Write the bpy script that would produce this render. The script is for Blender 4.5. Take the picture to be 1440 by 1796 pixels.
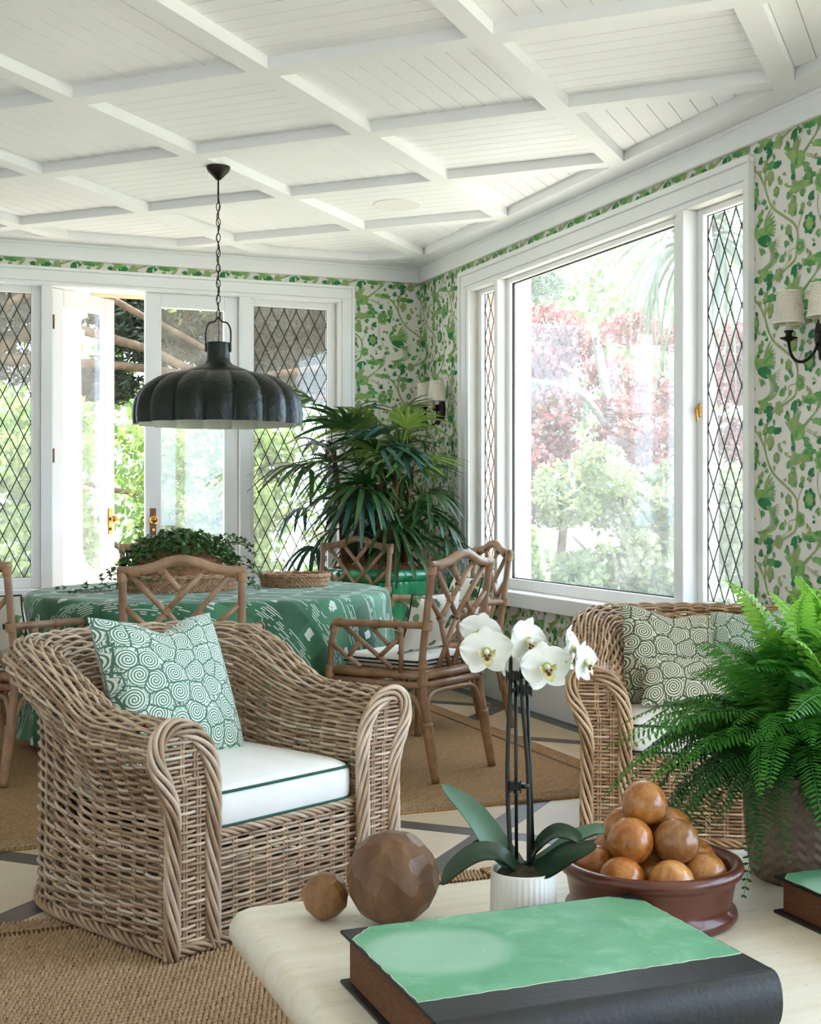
import bpy, math, random
import numpy as np
from mathutils import Vector, Matrix, Euler

# ------------------------------------------------------------------ camera, sky, sun, exposure
scene = bpy.context.scene
for o in list(bpy.data.objects):
    bpy.data.objects.remove(o, do_unlink=True)
COL = scene.collection

cam_d = bpy.data.cameras.new('camera')
cam_d.lens = 36.0 * 2280.0 / 1796.0
cam_d.sensor_width = 36.0
cam_d.sensor_fit = 'AUTO'
cam_d.shift_y = -16.0 / 1796.0
cam_d.clip_start = 0.05
cam_d.clip_end = 300
cam = bpy.data.objects.new('camera', cam_d)
cam.location = (0, 0, 1.2)
cam.rotation_euler = (math.radians(90), 0, math.radians(-21.5))
COL.objects.link(cam)
scene.camera = cam

world = bpy.data.worlds.new('sky')
scene.world = world
world.use_nodes = True
wn = world.node_tree
wn.nodes['Background'].inputs[0].default_value = (0.60, 0.785, 1.0, 1)
wn.nodes['Background'].inputs[1].default_value = 1.0

sun_d = bpy.data.lights.new('sun', 'SUN')
sun_d.energy = 3.4
sun_d.angle = math.radians(1.0)
sun_d.color = (1.0, 0.97, 0.92)
sun = bpy.data.objects.new('sun', sun_d)
COL.objects.link(sun)
sdir = Vector((-0.12, -0.46, -0.88))          # light travels down, out of the garden towards the house
sun.rotation_euler = sdir.to_track_quat('-Z', 'Y').to_euler()

vs = scene.view_settings
vs.view_transform = 'Standard'
vs.look = 'None'
vs.gamma = 1.0
vs.use_curve_mapping = False
vs.exposure = 3.06
scene.cycles.use_denoising = True
scene.cycles.max_bounces = 10
scene.cycles.diffuse_bounces = 6
scene.cycles.transparent_max_bounces = 16
scene.cycles.sample_clamp_indirect = 6.0

rng = random.Random(7)
nrg = np.random.default_rng(11)
PI = math.pi

# ------------------------------------------------------------------ material helpers
def lin(c):
    return tuple(((x / 255.0) / 12.92 if x / 255.0 <= 0.04045 else ((x / 255.0 + 0.055) / 1.055) ** 2.4) for x in c[:3]) + (1.0,)

class NT:
    def __init__(s, name):
        s.m = bpy.data.materials.new(name); s.m.use_nodes = True
        s.t = s.m.node_tree; s.n = s.t.nodes; s.l = s.t.links
        s.b = s.n['Principled BSDF']; s.out = s.n['Material Output']
    def new(s, t, **kw):
        n = s.n.new(t)
        for k, v in kw.items(): setattr(n, k, v)
        return n
    def put(s, v, sock):
        if v is None: return
        if isinstance(v, bpy.types.NodeSocket): s.l.new(v, sock)
        else: sock.default_value = v
    def math(s, op, a, b=None, c=None):
        n = s.new('ShaderNodeMath', operation=op)
        s.put(a, n.inputs[0]); s.put(b, n.inputs[1]); s.put(c, n.inputs[2])
        return n.outputs[0]
    def vmath(s, op, a, b=None, out=0):
        n = s.new('ShaderNodeVectorMath', operation=op)
        s.put(a, n.inputs[0]); s.put(b, n.inputs[1])
        return n.outputs[out]
    def coord(s, kind='Object', scale=(1, 1, 1), rot=(0, 0, 0)):
        c = s.new('ShaderNodeTexCoord'); mp = s.new('ShaderNodeMapping')
        s.l.new(c.outputs[kind], mp.inputs[0])
        mp.inputs['Scale'].default_value = scale; mp.inputs['Rotation'].default_value = rot
        return mp.outputs[0]
    def noise(s, vec, scale=5, detail=3, rough=0.55, dist=0.0):
        n = s.new('ShaderNodeTexNoise'); s.put(vec, n.inputs['Vector'])
        n.inputs['Scale'].default_value = scale; n.inputs['Detail'].default_value = detail
        n.inputs['Roughness'].default_value = rough; n.inputs['Distortion'].default_value = dist
        return n.outputs['Fac']
    def ramp(s, fac, stops):
        n = s.new('ShaderNodeValToRGB'); s.put(fac, n.inputs[0])
        e = n.color_ramp.elements
        while len(e) < len(stops): e.new(0.5)
        for i, (p, c) in enumerate(stops):
            e[i].position = p; e[i].color = c if len(c) == 4 else (*c, 1)
        return n.outputs[0]
    def mix(s, fac, a, b, blend='MIX'):
        n = s.new('ShaderNodeMix', data_type='RGBA', blend_type=blend)
        s.put(fac, n.inputs[0]); s.put(a, n.inputs[6]); s.put(b, n.inputs[7])
        return n.outputs[2]
    def sep(s, v):
        n = s.new('ShaderNodeSeparateXYZ'); s.put(v, n.inputs[0]); return n.outputs
    def attr(s, name, out='Fac'):
        n = s.new('ShaderNodeAttribute', attribute_name=name); return n.outputs[out]
    def bump(s, h, strength=0.3, dist=0.01):
        n = s.new('ShaderNodeBump'); s.put(h, n.inputs['Height'])
        n.inputs['Strength'].default_value = strength; n.inputs['Distance'].default_value = dist
        s.l.new(n.outputs[0], s.b.inputs['Normal'])
    def color(s, v): s.put(v, s.b.inputs['Base Color'])
    def set(s, rough=0.5, metal=0.0, spec=0.5, coat=0.0, sheen=0.0):
        s.b.inputs['Roughness'].default_value = rough; s.b.inputs['Metallic'].default_value = metal
        s.b.inputs['Specular IOR Level'].default_value = spec; s.b.inputs['Coat Weight'].default_value = coat
        s.b.inputs['Coat Roughness'].default_value = 0.1
        s.b.inputs['Sheen Weight'].default_value = sheen

M = {}
def mat(name, rgb, rough=0.5, var=0.12, scale=12, bump=0.0, bscale=80, metal=0.0, spec=0.4, coat=0.0,
        stretch=(1, 1, 1), rgb2=None, kind='Object', bdist=0.003, sheen=0.0, trans=0.0):
    t = NT(name)
    v = t.coord(kind, stretch)
    n = t.noise(v, scale, 4)
    c = lin(rgb)
    if rgb2 is None:
        a = tuple(x * (1 - var) for x in c[:3]) + (1,); b = tuple(min(1, x * (1 + var)) for x in c[:3]) + (1,)
    else:
        a, b = c, lin(rgb2)
    col = t.ramp(n, [(0.3, a), (0.7, b)])
    t.color(col); t.set(rough, metal, spec, coat, sheen)
    if bump:
        t.bump(t.noise(v, bscale, 3), bump, bdist)
    if trans:
        tr = t.new('ShaderNodeBsdfTranslucent'); t.put(col, tr.inputs[0])
        mx = t.new('ShaderNodeMixShader'); mx.inputs[0].default_value = trans
        t.l.new(t.b.outputs[0], mx.inputs[1]); t.l.new(tr.outputs[0], mx.inputs[2])
        t.l.new(mx.outputs[0], t.out.inputs[0])
    M[name] = t.m
    return t

# ------------------------------------------------------------------ mesh helpers
class MB:
    def __init__(s): s.v = []; s.f = []; s.mi = []; s.n = 0; s.att = []
    def add(s, verts, faces, mi=0, att=0.0):
        verts = [tuple(map(float, p)) for p in verts]
        s.v.extend(verts); s.f.extend([tuple(i + s.n for i in f) for f in faces])
        s.mi.extend([mi] * len(faces)); s.n += len(verts); s.att.extend([att] * len(verts))
        return s
    def box(s, x0, x1, y0, y1, z0, z1, mi=0, mp=None):
        P = [(x0, y0, z0), (x1, y0, z0), (x1, y1, z0), (x0, y1, z0), (x0, y0, z1), (x1, y0, z1), (x1, y1, z1), (x0, y1, z1)]
        if mp: P = [mp(*p) for p in P]
        return s.add(P, [(0, 3, 2, 1), (4, 5, 6, 7), (0, 1, 5, 4), (1, 2, 6, 5), (2, 3, 7, 6), (3, 0, 4, 7)], mi)
    def bevbox(s, x0, x1, y0, y1, z0, z1, b=0.01, mi=0, mp=None):
        # box with chamfered edges
        def ring(zz, i): return [(x0 + i + b, y0 + i, zz), (x1 - i - b, y0 + i, zz), (x1 - i, y0 + i + b, zz), (x1 - i, y1 - i - b, zz),
                                 (x1 - i - b, y1 - i, zz), (x0 + i + b, y1 - i, zz), (x0 + i, y1 - i - b, zz), (x0 + i, y0 + i + b, zz)]
        P = ring(z0, b) + ring(z0 + b, 0) + ring(z1 - b, 0) + ring(z1, b)
        if mp: P = [mp(*p) for p in P]
        F = [tuple(reversed(range(8))), tuple(range(24, 32))]
        for r in range(3):
            for i in range(8):
                j = (i + 1) % 8
                F.append((r * 8 + i, r * 8 + j, r * 8 + 8 + j, r * 8 + 8 + i))
        return s.add(P, F, mi)
    def prism(s, poly, w0, w1, mp=None, mi=0):
        n = len(poly)
        P = [(u, v, w0) for u, v in poly] + [(u, v, w1) for u, v in poly]
        if mp: P = [mp(*p) for p in P]
        F = [tuple(reversed(range(n))), tuple(range(n, 2 * n))] + [(i, (i + 1) % n, n + (i + 1) % n, n + i) for i in range(n)]
        return s.add(P, F, mi)
    def tube(s, pts, r, n=8, caps=True, closed=False, mi=0, att=0.0, flat=None):
        P = np.array(pts, float); m = len(P)
        R = np.full(m, r, float) if np.isscalar(r) else np.array(r, float)
        if closed: T = np.roll(P, -1, 0) - np.roll(P, 1, 0)
        else: T = np.gradient(P, axis=0)
        T /= np.linalg.norm(T, axis=1)[:, None] + 1e-12
        ref = np.array([0, 0, 1.0]) if abs(T[0][2]) < 0.9 else np.array([1.0, 0, 0])
        N = np.cross(T[0], ref); N /= np.linalg.norm(N)
        V = []
        ang = np.linspace(0, 2 * PI, n, endpoint=False)
        ca, sa = np.cos(ang), np.sin(ang)
        if flat is not None: sa = sa * flat
        for i in range(m):
            N = N - T[i] * np.dot(N, T[i]); N /= np.linalg.norm(N) + 1e-12
            B = np.cross(T[i], N)
            V.append(P[i] + R[i] * (ca[:, None] * N + sa[:, None] * B))
        V = np.concatenate(V)
        F = []
        k = m if closed else m - 1
        for i in range(k):
            a = i * n; b = ((i + 1) % m) * n
            for j in range(n):
                jj = (j + 1) % n
                F.append((a + j, a + jj, b + jj, b + j))
        if caps and not closed:
            F.append(tuple(reversed(range(n)))); F.append(tuple(range((m - 1) * n, m * n)))
        return s.add(V, F, mi, att)
    def lathe(s, prof, n=32, c=(0, 0, 0), mi=0, rf=None, cap0=False, cap1=False):
        V = []
        for r, z in prof:
            for j in range(n):
                a = 2 * PI * j / n; rr = r * (rf(a, r, z) if rf else 1)
                V.append((c[0] + rr * math.cos(a), c[1] + rr * math.sin(a), c[2] + z))
        F = []
        for i in range(len(prof) - 1):
            for j in range(n):
                jj = (j + 1) % n
                F.append((i * n + j, i * n + jj, (i + 1) * n + jj, (i + 1) * n + j))
        if cap0: F.append(tuple(reversed(range(n))))
        if cap1: F.append(tuple(range((len(prof) - 1) * n, len(prof) * n)))
        return s.add(V, F, mi)
    def sphere(s, c, r, nu=20, nv=12, mi=0, sc=(1, 1, 1)):
        prof = []
        V = []; F = []
        V.append((c[0], c[1], c[2] - r * sc[2]))
        for i in range(1, nv):
            t = -PI / 2 + PI * i / nv
            for j in range(nu):
                a = 2 * PI * j / nu
                V.append((c[0] + r * sc[0] * math.cos(t) * math.cos(a), c[1] + r * sc[1] * math.cos(t) * math.sin(a), c[2] + r * sc[2] * math.sin(t)))
        V.append((c[0], c[1], c[2] + r * sc[2]))
        for j in range(nu): F.append((0, 1 + (j + 1) % nu, 1 + j))
        for i in range(nv - 2):
            for j in range(nu):
                a = 1 + i * nu; jj = (j + 1) % nu
                F.append((a + j, a + jj, a + nu + jj, a + nu + j))
        L = len(V) - 1; a = 1 + (nv - 2) * nu
        for j in range(nu): F.append((a + j, a + (j + 1) % nu, L))
        return s.add(V, F, mi)
    def grid(s, G, closed_u=False, mi=0, flip=False):
        # G: array (nu, nv, 3)
        G = np.asarray(G, float); nu, nv = G.shape[:2]
        F = []
        for i in range(nu if closed_u else nu - 1):
            a = i * nv; b = ((i + 1) % nu) * nv
            for j in range(nv - 1):
                q = (a + j, b + j, b + j + 1, a + j + 1)
                F.append(tuple(reversed(q)) if flip else q)
        return s.add(G.reshape(-1, 3), F, mi)
    def mesh(s, name, mats, smooth=False, att=None):
        me = bpy.data.meshes.new(name)
        me.from_pydata(s.v, [], s.f)
        for m in (mats if isinstance(mats, (list, tuple)) else [mats]):
            me.materials.append(M[m] if isinstance(m, str) else m)
        if any(s.mi): me.polygons.foreach_set('material_index', s.mi)
        if smooth: me.polygons.foreach_set('use_smooth', [True] * len(me.polygons))
        if att:
            a = me.attributes.new(att, 'FLOAT', 'POINT'); a.data.foreach_set('value', s.att)
        me.update()
        return me
    def build(s, name, mats, parent=None, smooth=False, loc=None, att=None, autosmooth=None):
        me = s.mesh(name, mats, smooth, att)
        if autosmooth: me.set_sharp_from_angle(angle=math.radians(autosmooth))
        return obj(name, me, parent, loc)

def obj(name, me, parent=None, loc=None, rot=None, scale=None, mw=None):
    o = bpy.data.objects.new(name, me); COL.objects.link(o)
    if parent: o.parent = parent
    if mw is not None: o.matrix_local = mw
    if loc: o.location = loc
    if rot: o.rotation_euler = rot
    if scale: o.scale = scale
    return o

def fast_mesh(name, V, F, mats, smooth=False, att=None, attname='tone', mi=None):
    """numpy verts (n,3) and faces (m,k) -> mesh"""
    V = np.asarray(V, np.float32); F = np.asarray(F, np.int32); k = F.shape[1]
    me = bpy.data.meshes.new(name)
    me.vertices.add(len(V)); me.vertices.foreach_set('co', V.ravel())
    me.loops.add(F.size); me.loops.foreach_set('vertex_index', F.ravel())
    me.polygons.add(len(F)); me.polygons.foreach_set('loop_start', np.arange(0, F.size, k, dtype=np.int32))
    me.polygons.foreach_set('loop_total', np.full(len(F), k, np.int32))
    for m in (mats if isinstance(mats, (list, tuple)) else [mats]): me.materials.append(M[m])
    if mi is not None: me.polygons.foreach_set('material_index', np.asarray(mi, np.int32))
    if smooth: me.polygons.foreach_set('use_smooth', np.ones(len(F), bool))
    if att is not None:
        a = me.attributes.new(attname, 'FLOAT', 'POINT'); a.data.foreach_set('value', np.asarray(att, np.float32))
    me.update(calc_edges=True); me.validate()
    return me

def tag(o, label=None, cat=None, group=None, kind=None):
    if label: o['label'] = label
    if cat: o['category'] = cat
    if group: o['group'] = group
    if kind: o['kind'] = kind
    return o
def empty(name, loc=(0, 0, 0), rz=0.0, label=None, cat=None, group=None, kind=None):
    o = bpy.data.objects.new(name, None); COL.objects.link(o)
    o.empty_display_size = 0.1
    o.location = loc; o.rotation_euler = (0, 0, rz)
    return tag(o, label, cat, group, kind)
def copy_tree(o, parent=None):
    c = o.copy(); COL.objects.link(c); c.parent = parent
    for ch in list(o.children): copy_tree(ch, c)
    return c
def clip_poly(poly, u0, u1, v0, v1):
    def cut(P, ins, inter):
        out = []
        for i in range(len(P)):
            a, b = P[i - 1], P[i]
            if ins(b):
                if not ins(a): out.append(inter(a, b))
                out.append(b)
            elif ins(a): out.append(inter(a, b))
        return out
    def iu(c): return lambda a, b: (c, a[1] + (b[1] - a[1]) * (c - a[0]) / (b[0] - a[0]))
    def iv(c): return lambda a, b: (a[0] + (b[0] - a[0]) * (c - a[1]) / (b[1] - a[1]), c)
    P = list(poly)
    for ins, it in ((lambda p: p[0] >= u0, iu(u0)), (lambda p: p[0] <= u1, iu(u1)), (lambda p: p[1] >= v0, iv(v0)), (lambda p: p[1] <= v1, iv(v1))):
        if not P: return []
        P = cut(P, ins, it)
    return P
def bez(p0, p1, p2, p3, n=12):
    p0, p1, p2, p3 = (np.array(p, float) for p in (p0, p1, p2, p3))
    t = np.linspace(0, 1, n)[:, None]
    return (1 - t) ** 3 * p0 + 3 * (1 - t) ** 2 * t * p1 + 3 * (1 - t) * t * t * p2 + t ** 3 * p3
def spline(pts, n=8):
    """Catmull-Rom through pts"""
    P = [np.array(p, float) for p in pts]; P = [2 * P[0] - P[1]] + P + [2 * P[-1] - P[-2]]
    out = []
    for i in range(1, len(P) - 2):
        for k in range(n):
            t = k / n
            out.append(0.5 * ((2 * P[i]) + (-P[i - 1] + P[i + 1]) * t + (2 * P[i - 1] - 5 * P[i] + 4 * P[i + 1] - P[i + 2]) * t * t + (-P[i - 1] + 3 * P[i] - 3 * P[i + 1] + P[i + 2]) * t ** 3))
    out.append(P[-2]); return np.array(out)
# ------------------------------------------------------------------ materials
mat('white_paint', (240, 240, 240), 0.38, 0.02, 3)
mat('ceiling_paint', (241, 241, 241), 0.45, 0.015, 3)
mat('wallpaper_ground', (230, 226, 220), 0.75, 0.03, 6)
mat('print_vine', (152, 164, 112), 0.75, 0.18, 30)
mat('print_light', (152, 184, 112), 0.75, 0.22, 28, rgb2=(112, 164, 92))
mat('print_mid', (104, 162, 90), 0.75, 0.25, 30, rgb2=(70, 142, 78))
mat('print_dark', (46, 134, 84), 0.75, 0.25, 30, rgb2=(40, 112, 66))
mat('limestone', (210, 188, 158), 0.42, 0.07, 5, 0.05, 60)
mat('limestone_pale', (218, 200, 174), 0.42, 0.07, 5, 0.05, 60)
mat('dark_stone', (92, 86, 82), 0.4, 0.15, 8, 0.05, 60)
mat('grout', (150, 138, 120), 0.8)
mat('jute_dark', (92, 66, 42), 0.9, 0.25, 80)
mat('rattan', (172, 138, 110), 0.42, 0.2, 9, 0.08, 60, rgb2=(128, 94, 68), stretch=(1, 1, 0.6))
mat('rattan_pale', (196, 166, 136), 0.42, 0.2, 9, 0.08, 60, rgb2=(162, 124, 92))
mat('binding_cane', (158, 122, 90), 0.5, 0.25, 25, 0.1, 200)
mat('seat_cloth', (246, 244, 240), 0.85, 0.03, 10, 0.08, 400, sheen=0.2)
mat('green_piping', (30, 84, 66), 0.7)
mat('dark_piping', (40, 48, 44), 0.7)
mat('pendant_inside', (222, 220, 210), 0.5, 0.03)
mat('iron', (38, 32, 28), 0.45, 0.2, 20, metal=0.6)
mat('chain_iron', (46, 40, 36), 0.4, 0.2, 20, metal=0.7)
mat('shade_string', (240, 234, 222), 0.85, 0.1, 40)
mat('candle_sleeve', (226, 220, 205), 0.6)
mat('brass', (196, 150, 84), 0.22, 0.1, 10, metal=1.0)
mat('bronze', (104, 78, 56), 0.35, 0.15, 20, metal=0.8)
mat('lead', (34, 30, 28), 0.5, 0.1)
mat('coir', (158, 112, 82), 0.95, 0.3, 60)
mat('trunk_fibre', (98, 64, 44), 0.9, 0.45, 30, 0.5, 70, stretch=(1, 1, 0.15), bdist=0.01)
mat('palm_leaf', (34, 66, 34), 0.32, 0.3, 14, spec=0.5, rgb2=(60, 92, 44), trans=0.18)
mat('palm_leaf_light', (92, 122, 48), 0.34, 0.3, 14, spec=0.5, rgb2=(122, 146, 64), trans=0.2)
mat('palm_leaf_blue', (40, 84, 74), 0.28, 0.3, 14, spec=0.6, rgb2=(66, 108, 98), trans=0.12)
mat('ivy_leaf', (44, 76, 36), 0.4, 0.35, 18, rgb2=(78, 112, 52), trans=0.15)
mat('ivy_stem', (74, 56, 40), 0.7)
mat('fern_leaf', (40, 106, 30), 0.42, 0.3, 10, rgb2=(78, 150, 46), trans=0.3)
mat('fern_leaf_dark', (26, 74, 26), 0.42, 0.3, 10, rgb2=(48, 104, 36), trans=0.25)
mat('fern_leaf_new', (120, 182, 60), 0.42, 0.2, 10, rgb2=(150, 200, 80), trans=0.35)
mat('soil', (46, 36, 28), 0.95, 0.3, 60, 0.5, 60)
mat('moss', (74, 66, 34), 0.95, 0.5, 50, 0.6, 90, rgb2=(38, 34, 24), bdist=0.01)
mat('white_ceramic', (234, 230, 222), 0.35, 0.03)
mat('orchid_petal', (244, 244, 238), 0.5, 0.02, 20, 0.05, 60, trans=0.3)
mat('orchid_throat', (196, 204, 112), 0.5, 0.15, 40, trans=0.2)
mat('orchid_lip', (232, 228, 160), 0.45, 0.3, 60, rgb2=(140, 120, 60))
mat('orchid_spot', (96, 52, 44), 0.5)
mat('orchid_leaf', (80, 112, 92), 0.35, 0.12, 6, spec=0.5, rgb2=(102, 134, 112))
mat('orchid_leaf_dark', (36, 58, 40), 0.3, 0.12, 6, spec=0.5)
mat('stem_dark', (32, 30, 24), 0.5, 0.2, 30)
mat('clip_black', (18, 18, 18), 0.4)
mat('bowl_lacquer', (110, 58, 40), 0.3, 0.3, 7, 0.05, 60, rgb2=(78, 36, 28), coat=0.3)
mat('page_edge', (128, 84, 54), 0.85, 0.2, 60, 0.5, 120, stretch=(1, 1, 14), rgb2=(84, 50, 32))
mat('book_leather', (19, 19, 21), 0.48, 0.25, 30, 0.25, 120, spec=0.5)
mat('paper_frayed', (206, 218, 196), 0.9, 0.1, 40)
mat('terracotta_wall', (208, 146, 120), 0.9, 0.1, 8)
mat('terrace_stone', (206, 196, 180), 0.8, 0.1, 4)
mat('garden_ground', (150, 142, 128), 0.95, 0.3, 2, rgb2=(120, 130, 104))
mat('bark', (112, 86, 58), 0.9, 0.4, 8, 0.5, 20, rgb2=(66, 50, 38), bdist=0.02)
mat('bark_grey', (150, 144, 134), 0.9, 0.3, 8, 0.5, 20, bdist=0.02)
mat('needle', (44, 52, 34), 0.6, 0.3, 3, rgb2=(64, 66, 42), trans=0.15)
mat('leaf_green', (96, 122, 58), 0.3, 0.3, 2, rgb2=(150, 170, 100), trans=0.4)
mat('leaf_pale', (104, 118, 74), 0.3, 0.3, 2, rgb2=(150, 158, 112), trans=0.4)
mat('leaf_red', (116, 62, 58), 0.3, 0.3, 2, rgb2=(150, 98, 92), trans=0.4)
mat('strap_green', (70, 86, 66), 0.35, 0.3, 2, rgb2=(104, 118, 96), trans=0.3)
mat('leaf_grey', (92, 106, 88), 0.35, 0.3, 2, rgb2=(150, 160, 138), trans=0.3)
mat('ceiling_disc', (232, 230, 226), 0.5, 0.02)

# glass: clear, its washed-out reflection haze mixed in as a translucent veil, plus gloss
def glass(name, haze, tint=(0.97, 0.98, 0.97, 1), gloss=0.05, bumpy=0.0):
    t = NT(name); t.n.remove(t.b)
    tr = t.new('ShaderNodeBsdfTransparent'); tr.inputs[0].default_value = tint
    gl = t.new('ShaderNodeBsdfGlossy'); gl.inputs['Roughness'].default_value = 0.02
    ts = t.new('ShaderNodeBsdfTranslucent'); ts.inputs[0].default_value = (0.98, 0.95, 0.90, 1)
    m1 = t.new('ShaderNodeMixShader'); m2 = t.new('ShaderNodeMixShader')
    v = t.coord('Object', (1, 1, 1)); n = t.noise(v, 7, 4)
    d = t.math('MULTIPLY', t.math('ADD', n, 0.25), haze * 1.33)
    t.l.new(d, m1.inputs[0]); t.l.new(tr.outputs[0], m1.inputs[1]); t.l.new(ts.outputs[0], m1.inputs[2])
    m2.inputs[0].default_value = gloss
    t.l.new(m1.outputs[0], m2.inputs[1]); t.l.new(gl.outputs[0], m2.inputs[2])
    if bumpy:
        bp = t.new('ShaderNodeBump'); bp.inputs['Strength'].default_value = bumpy
        t.l.new(t.noise(v, 25, 2), bp.inputs['Height']); t.l.new(bp.outputs[0], gl.inputs['Normal'])
    t.l.new(m2.outputs[0], t.out.inputs[0]); M[name] = t.m
glass('glass_clear', 0.05)
glass('glass_leaded', 0.05, bumpy=0.2)

# wicker: every strand carries its own tone; the object colour tints a whole chair
t = NT('wicker'); oi = t.new('ShaderNodeObjectInfo')
c = t.ramp(t.attr('tone'), [(0.0, lin((132, 104, 80))), (0.45, lin((176, 150, 124))), (0.8, lin((206, 186, 164))), (1.0, lin((228, 214, 198)))])
v = t.coord('Object'); c = t.mix(0.35, c, t.ramp(t.noise(v, 16, 4), [(0.3, lin((112, 84, 62))), (0.7, lin((222, 198, 170)))]))
t.color(t.mix(1.0, c, oi.outputs['Color'], 'MULTIPLY')); t.set(0.42, 0, 0.45); M['wicker'] = t.m
mat('wicker_core', (62, 42, 28), 0.9, 0.2, 20)

# rug: woven relief comes from the mesh, colour from a noise
t = NT('jute'); v = t.coord('Object')
n = t.noise(v, 60, 5, 0.7); n2 = t.noise(v, 4, 3)
c = t.ramp(n, [(0.25, lin((128, 100, 74))), (0.5, lin((174, 146, 114))), (0.8, lin((204, 180, 150)))])
t.color(t.mix(0.25, c, t.ramp(n2, [(0.3, lin((142, 110, 80))), (0.7, lin((196, 168, 138)))]))); t.set(0.95, 0, 0.15); M['jute'] = t.m
# fine jute for the dining rug: basket relief as bump
t = NT('jute_fine'); v = t.coord('Object'); x, y, z = t.sep(v)
k = 2 * PI / 0.017
w = t.math('MULTIPLY', t.math('SINE', t.math('MULTIPLY', x, k)), t.math('SINE', t.math('MULTIPLY', y, k)))
n = t.noise(v, 70, 4, 0.7)
c = t.ramp(t.math('ADD', t.math('MULTIPLY', w, 0.16), n), [(0.25, lin((142, 104, 68))), (0.5, lin((190, 150, 106))), (0.8, lin((214, 180, 136)))])
t.color(c); t.set(0.95, 0, 0.15); t.bump(w, 0.9, 0.006); M['jute_fine'] = t.m

# spiral print: one spiral per cell
def spiral(name, ground, ink, scale):
    t = NT(name); tc = t.new('ShaderNodeAttribute', attribute_name='cloth').outputs['Vector']
    vo = t.new('ShaderNodeTexVoronoi', voronoi_dimensions='2D'); t.put(tc, vo.inputs['Vector']); vo.inputs['Scale'].default_value = scale
    vo.inputs['Randomness'].default_value = 0.62
    d = t.math('MULTIPLY', vo.outputs['Distance'], 1.0)
    rel = t.vmath('SUBTRACT', tc, vo.outputs['Position'])
    sx, sy, sz = t.sep(rel)
    ang = t.math('ARCTAN2', sy, sx)
    ph = t.math('SUBTRACT', t.math('MULTIPLY', d, 2 * PI * 8.2), ang)
    sp = t.math('SINE', ph)
    lines = t.math('GREATER_THAN', sp, 0.2)
    inside = t.math('LESS_THAN', d, 0.5)
    # curls filling the gaps
    vo2 = t.new('ShaderNodeTexVoronoi', voronoi_dimensions='2D', feature='DISTANCE_TO_EDGE'); t.put(tc, vo2.inputs['Vector']); vo2.inputs['Scale'].default_value = scale
    vo2.inputs['Randomness'].default_value = 0.62
    edge = t.math('LESS_THAN', vo2.outputs['Distance'], 0.035)
    n = t.noise(tc, scale * 2.4, 1); wig = t.math('GREATER_THAN', t.math('SINE', t.math('MULTIPLY', n, 60.0)), 0.25)
    gap = t.math('MAXIMUM', t.math('MULTIPLY', wig, t.math('SUBTRACT', 1.0, inside)), edge)
    ink_f = t.math('MAXIMUM', t.math('MULTIPLY', lines, inside), gap)
    t.color(t.mix(t.math('MULTIPLY', ink_f, 0.93), lin(ground), lin(ink))); t.set(0.85, 0, 0.2, 0, 0.2); M[name] = t.m
spiral('spiral_mint', (222, 232, 220), (52, 104, 82), 14.0)
spiral('spiral_olive', (226, 226, 204), (56, 74, 52), 13.0)

# floral cushion
t = NT('floral'); v = t.coord('Object')
vo = t.new('ShaderNodeTexVoronoi'); t.put(v, vo.inputs['Vector']); vo.inputs['Scale'].default_value = 13
n = t.noise(v, 22, 3); m_ = t.math('MULTIPLY', t.math('LESS_THAN', t.math('ADD', vo.outputs['Distance'], t.math('MULTIPLY', n, 0.5)), 0.70), t.math('GREATER_THAN', t.noise(v, 5, 1), 0.43))
t.color(t.mix(m_, lin((226, 222, 208)), t.ramp(n, [(0.4, lin((44, 78, 50))), (0.6, lin((120, 150, 92)))]))); t.set(0.85); M['floral'] = t.m

# ikat cloth
t = NT('ikat'); v = t.new('ShaderNodeAttribute', attribute_name='cloth').outputs['Vector']
mp = t.new('ShaderNodeMapping'); t.put(v, mp.inputs[0]); mp.inputs['Rotation'].default_value = (0, 0, math.radians(33)); v = mp.outputs[0]
x, y, z = t.sep(v)
base = t.ramp(t.noise(v, 3.2, 3), [(0.3, lin((40, 84, 58))), (0.7, lin((84, 138, 104)))])
stripe = t.math('GREATER_THAN', t.math('SINE', t.math('MULTIPLY', y, 2 * PI / 0.42)), 0.25)
base = t.mix(t.math('MULTIPLY', stripe, 0.55), base, lin((34, 70, 42)))
stripe2 = t.math('GREATER_THAN', t.math('SINE', t.math('MULTIPLY', x, 2 * PI / 0.36)), 0.35)
base = t.mix(t.math('MULTIPLY', stripe2, 0.35), base, lin((70, 136, 100)))
# thin resist-dyed streaks: threads 9 mm apart, each broken along its length
thread = t.math('FLOOR', t.math('DIVIDE', y, 0.010)); frac = t.math('FRACT', t.math('DIVIDE', y, 0.010))
cv = t.new('ShaderNodeCombineXYZ'); t.put(t.math('MULTIPLY', x, 13.0), cv.inputs[0]); t.put(t.math('MULTIPLY', thread, 3.71), cv.inputs[1])
dash = t.math('GREATER_THAN', t.noise(cv.outputs[0], 1.0, 1), 0.50)
thin = t.math('LESS_THAN', frac, 0.42)
bandv = t.math('SINE', t.math('ADD', t.math('MULTIPLY', y, 2 * PI / 0.19), t.math('MULTIPLY', x, 3.0)))
fine = t.math('MULTIPLY', t.math('MULTIPLY', dash, thin), t.math('GREATER_THAN', bandv, 0.30))
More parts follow.
